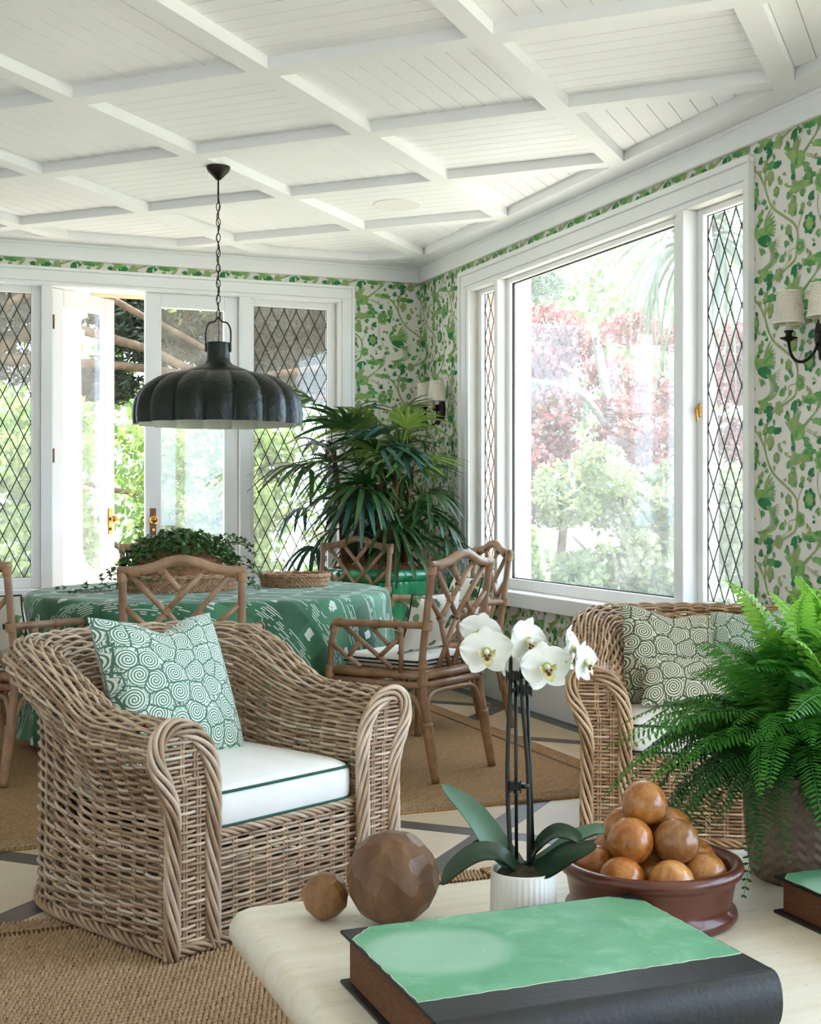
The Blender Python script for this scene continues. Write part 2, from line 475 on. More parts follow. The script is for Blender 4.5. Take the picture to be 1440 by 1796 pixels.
# feathered white lozenges in rows between the streaks
cv2 = t.new('ShaderNodeCombineXYZ'); t.put(t.math('MULTIPLY', x, 30.0), cv2.inputs[0]); t.put(t.math('MULTIPLY', thread, 5.3), cv2.inputs[1])
fe = t.math('MULTIPLY', t.math('SUBTRACT', t.noise(cv2.outputs[0], 1.0, 1), 0.5), 0.9)
lz = t.math('ADD', t.math('SINE', t.math('MULTIPLY', x, 2 * PI / 0.24)), fe)
blk = t.math('MULTIPLY', t.math('GREATER_THAN', lz, 0.86), t.math('LESS_THAN', bandv, -0.72))
wm = t.math('MAXIMUM', fine, blk)
t.color(t.mix(t.math('MULTIPLY', wm, 0.85), base, lin((226, 232, 224)))); t.set(0.62, 0, 0.3, 0, 0.15); M['ikat'] = t.m

# hammered green metal
t = NT('hammered_green'); v = t.coord('Object')
vo = t.new('ShaderNodeTexVoronoi'); t.put(v, vo.inputs['Vector']); vo.inputs['Scale'].default_value = 55
t.color(t.ramp(t.noise(v, 8, 3), [(0.3, lin((14, 22, 18))), (0.7, lin((25, 36, 30)))])); t.set(0.4, 0.2, 0.45); t.bump(vo.outputs['Distance'], 0.35, 0.006); M['hammered_green'] = t.m

# glazed ceramic green
t = NT('glaze_green'); v = t.coord('Object', (1, 1, 0.25))
t.color(t.ramp(t.noise(v, 9, 4), [(0.3, lin((18, 92, 56))), (0.55, lin((40, 138, 88))), (0.8, lin((92, 178, 132)))])); t.set(0.12, 0, 0.6, 0.5); M['glaze_green'] = t.m

# seagrass basket
t = NT('seagrass'); v = t.coord('Object')
t.color(t.ramp(t.noise(v, 40, 4, 0.7), [(0.25, lin((112, 78, 56))), (0.55, lin((176, 140, 108))), (0.8, lin((206, 176, 146)))])); t.set(0.75, 0, 0.3); M['seagrass'] = t.m

# travertine
t = NT('travertine'); v = t.coord('Object', (1, 7, 7)); v1 = t.coord('Object', (5, 30, 30))
a = t.noise(v, 3.0, 5, 0.6); pits = t.noise(v1, 7, 3, 0.6); pm = t.math('GREATER_THAN', pits, 0.69)
c = t.ramp(a, [(0.3, lin((222, 212, 190))), (0.55, lin((234, 227, 210))), (0.75, lin((212, 200, 174)))])
t.color(t.mix(t.math('MULTIPLY', pm, 0.6), c, lin((132, 112, 84)))); t.set(0.38, 0, 0.45); t.bump(t.math('SUBTRACT', 1.0, pm), 0.35, 0.003); M['travertine'] = t.m

# worn green cloth board
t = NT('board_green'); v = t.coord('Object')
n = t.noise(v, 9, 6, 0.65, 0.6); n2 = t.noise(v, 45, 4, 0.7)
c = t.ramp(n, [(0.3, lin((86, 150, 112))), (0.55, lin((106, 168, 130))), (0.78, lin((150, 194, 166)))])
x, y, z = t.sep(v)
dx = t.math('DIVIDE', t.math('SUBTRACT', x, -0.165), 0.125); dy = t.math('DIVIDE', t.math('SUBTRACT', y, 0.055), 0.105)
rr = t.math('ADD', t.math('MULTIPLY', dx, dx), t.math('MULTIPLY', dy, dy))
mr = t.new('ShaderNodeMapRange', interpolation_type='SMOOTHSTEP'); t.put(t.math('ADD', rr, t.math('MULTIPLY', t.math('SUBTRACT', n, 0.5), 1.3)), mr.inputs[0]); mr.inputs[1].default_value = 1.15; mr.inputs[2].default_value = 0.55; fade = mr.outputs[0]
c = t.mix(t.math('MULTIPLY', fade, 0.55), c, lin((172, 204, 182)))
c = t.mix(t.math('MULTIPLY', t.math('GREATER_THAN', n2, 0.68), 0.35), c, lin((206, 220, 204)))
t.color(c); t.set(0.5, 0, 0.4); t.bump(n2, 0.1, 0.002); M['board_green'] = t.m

# facetted wood, gourd balls
t = NT('facet_wood'); v = t.coord('Object', (1, 1, 0.3)); oi = t.new('ShaderNodeObjectInfo')
c = t.ramp(t.noise(v, 24, 5, 0.6, 0.4), [(0.3, lin((110, 80, 56))), (0.6, lin((142, 108, 76))), (0.8, lin((168, 134, 98)))])
t.color(t.mix(1.0, c, oi.outputs['Color'], 'MULTIPLY')); t.set(0.4, 0, 0.4); M['facet_wood'] = t.m
t = NT('ball_wood'); v = t.coord('Object'); oi = t.new('ShaderNodeObjectInfo')
v2 = t.vmath('ADD', v, oi.outputs['Location'])
n = t.noise(v2, 1.6, 5, 0.6, 0.8)
c = t.ramp(n, [(0.3, lin((150, 96, 48))), (0.5, lin((190, 140, 84))), (0.75, lin((216, 178, 122)))])
vo = t.new('ShaderNodeTexVoronoi'); t.put(v2, vo.inputs['Vector']); vo.inputs['Scale'].default_value = 5.5
sp = t.math('MULTIPLY', t.math('LESS_THAN', vo.outputs['Distance'], 0.13), t.math('GREATER_THAN', t.noise(v2, 1.8, 2), 0.56))
c = t.mix(sp, c, lin((58, 34, 18))); t.color(t.mix(1.0, c, oi.outputs['Color'], 'MULTIPLY')); t.set(0.22, 0, 0.5, 0.35); M['ball_wood'] = t.m

# woven planter
t = NT('planter_weave'); v = t.coord('Object'); x, y, z = t.sep(v)
an = t.math('MULTIPLY', t.math('ARCTAN2', y, x), 26.0)
zz = t.math('MULTIPLY', z, 2 * PI / 0.022)
col = t.math('SIGN', t.math('SINE', an))
h = t.math('SINE', t.math('ADD', zz, t.math('MULTIPLY', col, t.math('MULTIPLY', an, 1.0))))
t.color(t.ramp(t.noise(v, 12, 3), [(0.3, lin((126, 104, 92))), (0.7, lin((150, 128, 114)))])); t.set(0.75, 0, 0.3); t.bump(h, 0.6, 0.004); M['planter_weave'] = t.m
# ------------------------------------------------------------------ room shell
XR, YB, XL, YF = 3.41, 8.46, -1.95, -3.6        # inner faces of the four walls
ZC = 2.84                                        # underside of ceiling beams
S2 = math.sqrt(0.5)
def ab2xy(a, b): return ((a + b) * S2, (a - b) * S2)

# floor: slabs framed by dark diagonal bands
floor = tag(MB().box(XL - 0.2, XR + 0.2, YF - 0.2, YB + 0.2, -0.2, -0.006).build('floor', 'grout'), 'stone floor of pale slabs framed by dark diagonal bands', 'floor', kind='structure')
fa, fb, pa, pb, hw = 4.44, -1.62, 0.935, 0.943, 0.05
FX0, FX1, FY0, FY1 = XL, XR - 0.115, YF, YB - 0.115
VX0, VY0 = -1.2, 2.2
def floor_piece(poly, name, m):
    p = clip_poly(poly, VX0, FX1, VY0, FY1)
    if len(p) >= 3:
        MB().prism(p, -0.006, 0.0).build(name, m, floor)
g = 0.0015
for i in range(-8, 9):
    for j in range(-9, 8):
        a0, a1 = fa + pa * i + hw + g, fa + pa * (i + 1) - hw - g
        b0, b1 = fb + pb * j + hw + g, fb + pb * (j + 1) - hw - g
        floor_piece([ab2xy(*q) for q in ((a0, b0), (a0, b1), (a1, b1), (a1, b0))][::-1], 'slab', 'limestone' if (i + j) % 2 else 'limestone_pale')
        ac = fa + pa * i; bc = fb + pb * j
        floor_piece([ab2xy(*q) for q in ((ac - hw, b0 - 2 * hw), (ac - hw, b1), (ac + hw, b1), (ac + hw, b0 - 2 * hw))][::-1], 'band', 'dark_stone')
        floor_piece([ab2xy(*q) for q in ((a0, bc - hw), (a0, bc + hw), (a1, bc + hw), (a1, bc - hw))][::-1], 'band', 'dark_stone')
MB().box(FX1 + g, XR, VY0, YB, -0.006, 0.0).build('border_band', 'dark_stone', floor)
MB().box(VX0, FX1, FY1 + g, YB, -0.006, 0.0).build('border_band', 'dark_stone', floor)
MB().box(XL, XR, YF, VY0 - g, -0.006, 0.0).build('plain_slab', 'limestone', floor)
MB().box(XL, VX0 - g, VY0, YB, -0.006, 0.0).build('plain_slab', 'limestone', floor)

# ceiling: diagonal coffers, boards turning from coffer to coffer
ceiling = tag(MB().box(XL - 0.2, XR + 0.2, YF - 0.2, YB + 0.2, 2.896, 3.05).build('ceiling', 'ceiling_paint'), 'white boarded ceiling with diagonal coffer beams', 'ceiling', kind='structure')
ca, cb, qa, qb, bh = 4.335, -2.50, 0.915, 0.905, 0.046
CX0, CX1, CY0, CY1 = -0.6, XR - 0.17, 2.7, YB - 0.17
def ceil_piece(poly, name, z0, z1):
    p = clip_poly(poly, CX0, CX1, CY0, CY1)
    if len(p) >= 3 and abs(sum(p[i - 1][0] * p[i][1] - p[i][0] * p[i - 1][1] for i in range(len(p)))) > 0.004:
        MB().prism(p, z0, z1).build(name, 'ceiling_paint', ceiling)
NBD = 9
for i in range(-6, 7):
    for j in range(-5, 6):
        a0, a1 = ca + qa * i + bh, ca + qa * (i + 1) - bh
        b0, b1 = cb + qb * j + bh, cb + qb * (j + 1) - bh
        # boards
        for k in range(NBD):
            gg = 0.0022
            if (i + j) % 2 == 0:      # boards run along a
                w = (b1 - b0) / NBD; q = ((a0, b0 + w * k + gg), (a0, b0 + w * (k + 1) - gg), (a1, b0 + w * (k + 1) - gg), (a1, b0 + w * k + gg))
            else:
                w = (a1 - a0) / NBD; q = ((a0 + w * k + gg, b0), (a0 + w * k + gg, b1), (a0 + w * (k + 1) - gg, b1), (a0 + w * (k + 1) - gg, b0))
            ceil_piece([ab2xy(*p) for p in q][::-1], 'board', 2.888, 2.898)
        ac = ca + qa * i; bc = cb + qb * j
        ceil_piece([ab2xy(*p) for p in ((ac - bh, bc - bh), (ac - bh, bc + bh), (ac - bh + qa, bc + bh), (ac - bh + qa, bc - bh))][::-1], 'beam', ZC, 2.898)
        ceil_piece([ab2xy(*p) for p in ((ac - bh, b0), (ac - bh, b1), (ac + bh, b1), (ac + bh, b0))][::-1], 'cross_beam', ZC, 2.898)
MB().box(CX1, XR, CY0, YB, ZC, 2.898).build('border_beam', 'ceiling_paint', ceiling)
MB().box(CX0, CX1, CY1, YB, ZC, 2.898).build('border_beam', 'ceiling_paint', ceiling)

# walls
def wall(name, boxes, label, m='wallpaper_ground'):
    b = MB()
    for q in boxes: b.box(*q)
    return tag(b.build(name, m), label, 'wall', kind='structure')
W0, W1, WZ0, WZ1 = 0.18, 2.80, 0.62, 2.574           # back opening
wall_back = wall('wall_back', [(XL, W0, YB, YB + 0.2, 0, 2.9), (W1, XR + 0.2, YB, YB + 0.2, 0, 2.9), (W0, W1, YB, YB + 0.2, WZ1, 2.9),
                 (2.145, W1, YB, YB + 0.2, 0, WZ0), (W0, 0.871, YB, YB + 0.2, 0, WZ0)], 'back wall with green bird wallpaper around garden doors')
R0, R1, RZ0, RZ1 = 4.70, 7.61, 0.66, 2.56
wall_right = wall('wall_right', [(XR, XR + 0.1, YF, -3.2, 0, 2.9), (XR, XR + 0.1, 3.1, R0, 0, 2.9), (XR, XR + 0.1, -3.2, 3.1, 0, 0.3), (XR, XR + 0.1, -3.2, 3.1, 2.62, 2.9), (XR, XR + 0.1, -0.1, 0.0, 0.3, 2.62), (XR, XR + 0.1, R1, YB, 0, 2.9), (XR, XR + 0.1, R0, R1, RZ1, 2.9), (XR, XR + 0.1, R0, R1, 0, RZ0)],
                  'right wall with green bird wallpaper around the picture window')
# left and rear walls stand out of the picture; a second garden window lies nearer to the camera in the right wall
wall_left = wall('wall_left', [(XL - 0.2, XL, YF, YB + 0.2, 0, 2.9)], 'plain white left wall', 'white_paint')
wall_rear = wall('wall_rear', [(XL, XR + 0.2, YF - 0.2, YF, 0, 2.9)], 'plain rear wall behind the camera', 'white_paint')

# wallpaper print
PX, PY = 0.000751, 0.000456
TW, TH = 639 * PX, 1217 * PY
PR = []                                              # (polygon, colour, layer)
def pt(cx, cy): return ((cx - 820) * PX, -cy * PY)
def blob(c, rx, ry, lobes, depth, rot, col, layer, n=30, ph=0.0):
    P = []
    for i in range(n):
        a = 2 * PI * i / n; r = 1 - depth + depth * abs(math.sin(lobes * a / 2 + ph))
        x, y = rx * r * math.cos(a), ry * r * math.sin(a)
        P.append((c[0] + x * math.cos(rot) - y * math.sin(rot), c[1] + x * math.sin(rot) + y * math.cos(rot)))
    PR.append((P, col, layer))
def leafp(c, L, w, rot, col, layer, bend=0.15):
    P = []; n = 7
    for i in range(n + 1):
        t_ = i / n; P.append((L * t_, w * math.sin(PI * t_) ** 0.8 + bend * L * math.sin(PI * t_)))
    for i in range(n - 1, 0, -1):
        t_ = i / n; P.append((L * t_, -w * math.sin(PI * t_) ** 0.8 + bend * L * math.sin(PI * t_)))
    PR.append(([(c[0] + x * math.cos(rot) - y * math.sin(rot), c[1] + x * math.sin(rot) + y * math.cos(rot)) for x, y in P], col, layer))
def strip(pts, w0, w1, col, layer, n=5):
    P = spline([(p[0], p[1], 0) for p in pts], n)[:, :2]; T = np.gradient(P, axis=0); T /= np.linalg.norm(T, axis=1)[:, None] + 1e-9
    N = np.stack([-T[:, 1], T[:, 0]], 1); w = np.linspace(w0, w1, len(P))[:, None] / 2
    A, B = P + N * w, P - N * w
    for i in range(len(P) - 1): PR.append(([tuple(A[i]), tuple(A[i + 1]), tuple(B[i + 1]), tuple(B[i])], col, layer))
def vine_leaf(c, s, rot, col, layer=2):
    leafp(c, s, s * 0.3, rot, col, layer); leafp(c, s * 0.65, s * 0.2, rot + 0.8, col, layer); leafp(c, s * 0.65, s * 0.2, rot - 0.8, col, layer)
VI, LI, MI, DA = 0, 1, 2, 3
# vines
strip([pt(*p) for p in ((820, 230), (880, 300), (930, 420), (960, 540), (1010, 660), (1110, 770), (1190, 860), (1220, 950), (1215, 1080), (1195, 1190), (1100, 1260), (1000, 1330), (955, 1430), (940, 1540), (935, 1640))], 0.012, 0.012, VI, 1)
strip([pt(*p) for p in ((1390, 660), (1385, 780), (1410, 900), (1440, 1000), (1459, 1060))], 0.005, 0.004, VI, 1)
strip([pt(*p) for p in ((1215, 1080), (1150, 1100), (1140, 1190), (1060, 1260))], 0.004, 0.003, VI, 1)
strip([pt(*p) for p in ((1220, 930), (1240, 850), (1260, 800))], 0.005, 0.003, VI, 1)
# sitting bird
blob(pt(935, 940), 0.050, 0.026, 3, 0.12, -0.25, DA, 3)
blob(pt(915, 880), 0.040, 0.034, 3, 0.1, -0.6, LI, 2)
strip([pt(*p) for p in ((880, 900), (858, 830), (872, 770), (900, 740))], 0.030, 0.014, LI, 3)
blob(pt(897, 735), 0.016, 0.010, 4, 0.1, 0, MI, 4)
for k in range(6): leafp(pt(898, 725), 0.030, 0.005, PI / 2 - 0.7 + 0.28 * k, LI if k % 2 else VI, 3)
leafp(pt(915, 738), 0.012, 0.003, -0.5, VI, 4)
for k in range(8):
    leafp(pt(925 + 3 * k, 850 + 5 * k), 0.105 - 0.006 * k, 0.0068, 1.05 - 0.19 * k, (LI, VI, LI, MI)[k % 4], 4, 0.08)
for k in range(5):
    strip([pt(950 + 10 * k, 960), pt(985 + 14 * k, 1040 + 6 * k), pt(985 + 12 * k, 1130 + 8 * k), pt(930 + 4 * k, 1185 + 8 * k), pt(865 + 6 * k, 1205 + 9 * k)], 0.0055, 0.004, (VI, LI, MI)[k % 3], 3)
for k in range(3): strip([pt(890, 985), pt(880 + 12 * k, 1020 + 14 * k)], 0.003, 0.002, VI, 3)
for k in range(4): strip([pt(1020, 960 + 10 * k), pt(1050, 950 + 24 * k), pt(1072, 935 + 34 * k)], 0.003, 0.002, VI, 3)
# descending bird
blob(pt(1235, 300), 0.040, 0.034, 3, 0.12, 0.7, LI, 2)
strip([pt(*p) for p in ((1225, 320), (1195, 300), (1180, 340), (1190, 430))], 0.034, 0.016, MI, 3)
blob(pt(1186, 440), 0.014, 0.012, 4, 0.1, 0, DA, 4)
for k in range(5): leafp(pt(1186, 445), 0.022, 0.003, -PI / 2 - 0.6 + 0.3 * k, VI, 3)
for k in range(6): leafp(pt(1200, 340 - 8 * k), 0.095 - 0.006 * k, 0.007, 2.35 - 0.13 * k, (LI, VI, LI)[k % 3], 3, -0.05)
for k in range(3): leafp(pt(1215, 290), 0.11 - 0.012 * k, 0.008, 1.55 - 0.16 * k, (VI, LI)[k % 2], 3)
for k in range(5): leafp(pt(1260, 330 + 10 * k), 0.05, 0.006, -1.2 + 0.28 * k, (MI, LI)[k % 2], 3)
for k in range(5):
    strip([pt(1270, 270 - 6 * k), pt(1330 + 10 * k, 190 - 14 * k), pt(1380 + 14 * k, 110 - 20 * k), pt(1395 + 12 * k, 0 - 30 * k)], 0.0055, 0.004, (VI, LI, MI)[k % 3], 3)
for k in range(2): strip([pt(1300, 275 + 20 * k), pt(1350, 310 + 20 * k), pt(1385, 350 + 10 * k), pt(1400, 335 + 10 * k)], 0.004, 0.003, VI, 3)
# clouds and big leaves
for (x, y, rx, ry, col) in ((1250, 530, .082, .020, LI), (1210, 560, .06, .014, VI), (1320, 480, .045, .016, MI), (1410, 225, .062, .016, LI), (1450, 215, .04, .013, MI), (1310, 425, .028, .012, MI), (1350, 1225, .060, .022, LI), (1320, 1250, .045, .014, MI), (1400, 1200, .03, .013, MI),
                            (985, 262, .052, .018, MI), (1050, 275, .030, .016, DA), (940, 1255, .05, .014, LI), (870, 1290, .03, .014, DA)):
    blob(pt(x, y), rx, ry, 7, 0.3, rng.uniform(-.2, .2), col, 2, 36, rng.random())
# flowers
def flower(x, y, r, petals, c1, c2):
    blob(pt(x, y), r * 0.86, r * 1.0, petals, 0.24, 0, c1, 2, 48)
    blob(pt(x, y), r * 0.56, r * 0.66, petals, 0.28, 0.3, c2, 3, 36)
    blob(pt(x, y), r * 0.26, r * 0.30, petals, 0.2, 0, VI, 4, 20)
flower(1322, 900, .046, 7, DA, LI); flower(1420, 560, .050, 9, LI, MI); flower(1180, 715, .036, 6, LI, VI); flower(1145, 905, .026, 6, VI, LI)
flower(1040, 520, .024, 6, MI, VI); flower(985, 365, .030, 5, LI, VI); flower(1060, 70, .032, 7, VI, LI); flower(1245, 1080, .034, 5, LI, MI); flower(855, 470, .026, 6, MI, LI)
# leaves
for (x, y, s, r, col) in ((960, 95, .046, 0.3, DA), (960, 95, .03, 2.6, DA), (900, 215, .034, 1.3, DA), (1125, 125, .036, -1.3, MI), (1190, 20, .04, -1.4, DA), (1330, 700, .042, 1.0, DA), (1300, 720, .03, -0.4, DA), (1350, 560, .03, 2.2, MI), (1400, 420, .036, 1.1, DA), (930, 545, .03, -1.5, MI),
                          (850, 360, .03, -1.2, DA), (840, 560, .034, -1.5, DA), (1085, 830, .028, -1.6, MI), (1250, 800, .032, 1.1, MI), (1165, 970, .028, -1.3, MI), (1385, 980, .034, -1.3, MI), (1420, 780, .026, 0.3, MI), (1185, 1260, .046, -1.3, DA), (1210, 1240, .03, -0.2, MI), (1085, 1180, .036, 1.2, MI),
                          (985, 1330, .042, -2.2, DA), (960, 1320, .036, 0.4, DA), (1120, 1080, .03, -2.0, VI), (1300, 1110, .026, -1.5, VI), (1345, 1110, .022, 0.2, DA), (1260, 1190, .028, -1.2, VI), (1010, 160, .03, -1.4, MI), (1060, 440, .028, 1.2, LI), (1110, 480, .03, -0.6, LI), (1010, 590, .026, -1.2, LI), (880, 540, .024, -1.4, LI), (1150, 620, .032, 1.6, MI), (1250, 630, .034, 0.5, MI), (1215, 600, .026, 2.0, LI),
                          (1440, 900, .03, 2.2, DA), (1445, 1120, .028, 1.2, DA), (828, 800, .024, 1.6, DA), (832, 1050, .026, -1.5, DA), (1365, 330, .02, 0.4, VI)):
    (vine_leaf if s > 0.031 else leafp)(pt(x, y), *((s, r, col) if s > 0.031 else (s, s * 0.28, r, col, 2)))
# fillers between the larger motifs
for k in range(48):
    x, y = rng.uniform(820, 1459), rng.uniform(0, 1217)
    if min(math.hypot((x - cx) * PX, (y - cy) * PY) for cx, cy in ((930, 880), (960, 1100), (1235, 300), (1180, 400), (1322, 900))) < 0.055: continue
    s = rng.uniform(.016, .032); col = (LI, MI, DA, VI, LI, MI)[k % 6]
    if k % 5 == 0: flower(x, y, s * .62, 6, col, (VI, LI)[k % 2])
    else: (vine_leaf if k % 3 else leafp)(pt(x, y), *((s, rng.uniform(-PI, PI), col) if k % 3 else (s, s * .28, rng.uniform(-PI, PI), col, 2)))
def paper(wallobj, rects, mp, uo, vo=2.735):
    b = MB()
    for (u0, u1, v0, v1) in rects:
        for i in range(int(math.floor((u0 - uo) / TW)) - 1, int(math.ceil((u1 - uo) / TW)) + 1):
            for j in range(int(math.floor((v0 - vo) / TH)) - 1, int(math.ceil((v1 - vo) / TH)) + 2):
                for pi_n, (P, col, layer) in enumerate(PR):
                    Q = [(x + uo + i * TW, y + vo + j * TH) for x, y in P]
                    xs = [q[0] for q in Q]; ys = [q[1] for q in Q]
                    if max(xs) < u0 or min(xs) > u1 or max(ys) < v0 or min(ys) > v1: continue
                    C = clip_poly(Q, u0, u1, v0, v1)
                    if len(C) >= 3: b.add([mp(x, y, 0.0003 + 0.0005 * layer + 0.000003 * pi_n) for x, y in C], [tuple(range(len(C)))], col)
    tag(b.build('wallpaper_print', ['print_vine', 'print_light', 'print_mid', 'print_dark'], wallobj), 'green birds and vines printed on the paper', kind='stuff')
paper(wall_back, [(-0.9, W0, 0.37, 2.735), (W0, W1 + 0.11, 2.686, 2.735), (W1 + 0.11, XR, 0.37, 2.735)], lambda u, v, w: (u, YB - w, v), 2.673)
# on the right wall the pattern runs with decreasing Y; offset so that a bird sits beside the casing
paper(wall_right, [(-(YB), -(R1 + 0.12), 0.37, 2.735), (-(R1 + 0.12), -(R0 - 0.06), 2.69, 2.735), (-(R0 - 0.06), -3.1, 0.37, 2.735), (-(R1 + 0.12), -(R0 - 0.06), 0.37, 0.60)], lambda u, v, w: (XR - w, -u, v), -4.652)

# trims -------------------------------------------------------------
def trim(name, boxes, label, parent=None, m='white_paint', bev=0.004):
    b = MB()
    for q in boxes: b.bevbox(*q, b=min(bev, 0.45 * min(q[1] - q[0], q[3] - q[2], q[5] - q[4])))
    return tag(b.build(name, m, parent), label, 'trim', kind='structure')
trim('trim_1', [(XL, XR - 0.027, YB - 0.026, YB, 2.735, ZC), (XL, XR - 0.027, YB - 0.034, YB, ZC - 0.02, ZC)], 'white cornice board along the back wall')
trim('trim_2', [(XR - 0.026, XR, YF, YB, 2.735, ZC), (XR - 0.034, XR, YF, YB - 0.035, ZC - 0.02, ZC)], 'white cornice board along the right wall')
trim('baseboard_right', [(XR - 0.022, XR, 3.1, YB, 0, 0.34), (XR - 0.03, XR, 3.1, YB, 0.325, 0.365)], 'tall white baseboard under the right wall')
trim('baseboard_back', [(W1 + 0.115, XR - 0.03, YB - 0.022, YB, 0, 0.36), (XL, W0 - 0.115, YB - 0.022, YB, 0, 0.36)], 'white baseboard of the back wall')
# back casing: stepped profile
def casing_back(b):
    for (o0, o1, d) in ((0.0, 0.022, 0.018), (0.022, 0.09, 0.026), (0.09, 0.111, 0.034)):
        b.bevbox(W1 + o0, W1 + o1, YB - d, YB, 0, WZ1 + o0, b=0.003)
        b.bevbox(W0 - o1, W0 - o0, YB - d, YB, 0, WZ1 + o0, b=0.003)
        b.bevbox(W0 - o1, W1 + o1, YB - d, YB, WZ1 + o0, WZ1 + o1, b=0.003)
b = MB(); casing_back(b)
b.box(W0, W1, YB + 0.0, YB + 0.14, WZ1 - 0.004, WZ1 + 0.0)
tag(b.build('trim_3', 'white_paint'), 'white moulded casing around the back windows and doors', 'trim', kind='structure')
trim('trim_4', [(2.11, 2.18, YB - 0.012, YB + 0.16, 0, WZ1)], 'white post between the closed door and right leaded window')
trim('trim_5', [(0.838, 0.904, YB - 0.012, YB + 0.16, 0, WZ1)], 'white post between left leaded window and open door')
trim('trim_6', [(0.12, 0.836, YB - 0.05, YB + 0.16, 0.62, 0.66)], 'white sill under the left leaded window')
trim('trim_7', [(2.182, 2.85, YB - 0.05, YB + 0.16, 0.62, 0.66)], 'white sill under the right leaded window of the back wall')
# right casing
b = MB()
for (o0, o1, d) in ((0.0, 0.03, 0.018), (0.03, 0.10, 0.026), (0.10, 0.13, 0.036)):
    b.bevbox(XR - d, XR, R1 + o0, R1 + o1, RZ0 - 0.04, RZ1 + o0, b=0.003)
    b.bevbox(XR - d, XR, R0 - o1 * 0.5, R0 - o0 * 0.5, RZ0 - 0.04, RZ1 + o0, b=0.003)
    b.bevbox(XR - d, XR, R0 - o1 * 0.5, R1 + o1, RZ1 + o0, RZ1 + o1, b=0.003)
tag(b.build('trim_8', 'white_paint'), 'white moulded casing around the picture window', 'trim', kind='structure')
trim('trim_9', [(XR - 0.085, XR + 0.15, R0 - 0.075, R1 + 0.14, 0.595, 0.68)], 'deep white sill below the picture window')
trim('trim_10', [(XR - 0.03, XR + 0.12, 7.146, 7.195, 0.68, RZ1)], 'narrow white mullion left of the picture window')
trim('trim_11', [(XR - 0.03, XR + 0.12, 5.142, 5.199, 0.68, RZ1)], 'narrow white mullion right of the picture window')

# windows -----------------------------------------------------------
PANES = {}
def leaded(root, u0, u1, v0, v1, w, mp, ul, dw=0.0865, dh=0.178):
    """lead cames and separate diamond panes; u,v in the plane of the window, w the depth"""
    nu = int(math.ceil((u1 - u0) / dw)) + 1; nv = int(math.ceil((v1 - v0) / dh)) + 1
    lat = MB()
    for i in range(-1, 2 * nu + 2):
        for j in range(-1, 2 * nv + 2):
            if (i + j) % 2: continue
            cu, cv = ul + i * dw / 2, v0 + j * dh / 2
            e = 0.004
            P = clip_poly([(cu - dw / 2 + e / 2, cv), (cu, cv - dh / 2 + e), (cu + dw / 2 - e / 2, cv), (cu, cv + dh / 2 - e)], u0 + e / 2, u1 - e / 2, v0 + e / 2, v1 - e / 2)
            if len(P) < 3: continue
            key = (mp.__name__,) + tuple((round(x - cu, 4), round(y - cv, 4)) for x, y in P)
            if key not in PANES:
                o = mp(0, 0, 0)
                PANES[key] = MB().prism([(x - cu, y - cv) for x, y in P], -0.0015, 0.0015, lambda a, b, c: tuple(np.array(mp(a, b, c)) - np.array(o))).mesh('pane', 'glass_leaded')
            obj('pane', PANES[key], root, mp(cu, cv, w))
    # cames
    for sgn in (1, -1):
        for k in range(-2 * nv - 4, 2 * nu + 2 * nv + 6):
            # line through lattice vertices: (cu +- dw/2)
            uu = ul + dw / 2 + k * dw; sl = dh / dw * sgn
            pts = []
            for u in (u0, u1):
                v = v0 + sl * (u - uu)
                pts.append((u, v))
            (ua, va), (ub, vb) = pts
            def clipv(ua, va, ub, vb):
                t0, t1 = 0.0, 1.0; d = vb - va
                for lo in ((v0, 1), (v1, -1)):
                    f0 = (va - lo[0]) * lo[1]; f1 = (vb - lo[0]) * lo[1]
                    if f0 < 0 and f1 < 0: return None
                    if f0 < 0: t0 = max(t0, f0 / (f0 - f1))
                    elif f1 < 0: t1 = min(t1, f0 / (f0 - f1))
                if t1 - t0 < 0.01: return None
                return [(ua + (ub - ua) * t0, va + d * t0), (ua + (ub - ua) * t1, va + d * t1)]
            q = clipv(ua, va, ub, vb)
            if q: lat.tube([mp(q[0][0], q[0][1], w), mp(q[1][0], q[1][1], w)], 0.0034, 5)
    for (p, q) in (((u0, v0), (u1, v0)), ((u1, v0), (u1, v1)), ((u1, v1), (u0, v1)), ((u0, v1), (u0, v0))):
        lat.tube([mp(*p, w), mp(*q, w)], 0.0035, 5)
    lat.build('lead_came', 'lead', root)
def frame4(b, u0, u1, v0, v1, sl, sr, sb, st, w0, w1, mp):
    """four sided sash around the glass u0..u1 v0..v1"""
    for q in ((u0 - sl, u0, v0 - sb, v1 + st), (u1, u1 + sr, v0 - sb, v1 + st), (u0, u1, v0 - sb, v0), (u0, u1, v1, v1 + st)):
        b.bevbox(q[0], q[1], q[2], q[3], w0, w1, b=0.004, mp=mp)
def mpb(u, v, w): return (u, YB + w, v)
def mpr(u, v, w): return (XR + w, u, v)
def win(name, label): return empty(name, label=label, cat='window', kind='structure')
w = win('window_1', 'tall leaded window right of the garden doors'); b = MB(); frame4(b, 2.222, 2.742, 0.728, 2.524, 0.042, 0.058, 0.068, 0.05, 0.05, 0.10, mpb); b.build('sash', 'white_paint', w)
leaded(w, 2.222, 2.742, 0.728, 2.524, 0.075, mpb, 2.222)
w = win('window_2', 'tall leaded window left of the open garden door'); b = MB(); frame4(b, 0.262, 0.782, 0.728, 2.524, 0.08, 0.056, 0.068, 0.05, 0.05, 0.10, mpb); b.build('sash', 'white_paint', w)
leaded(w, 0.262, 0.782, 0.728, 2.524, 0.075, mpb, 0.262)
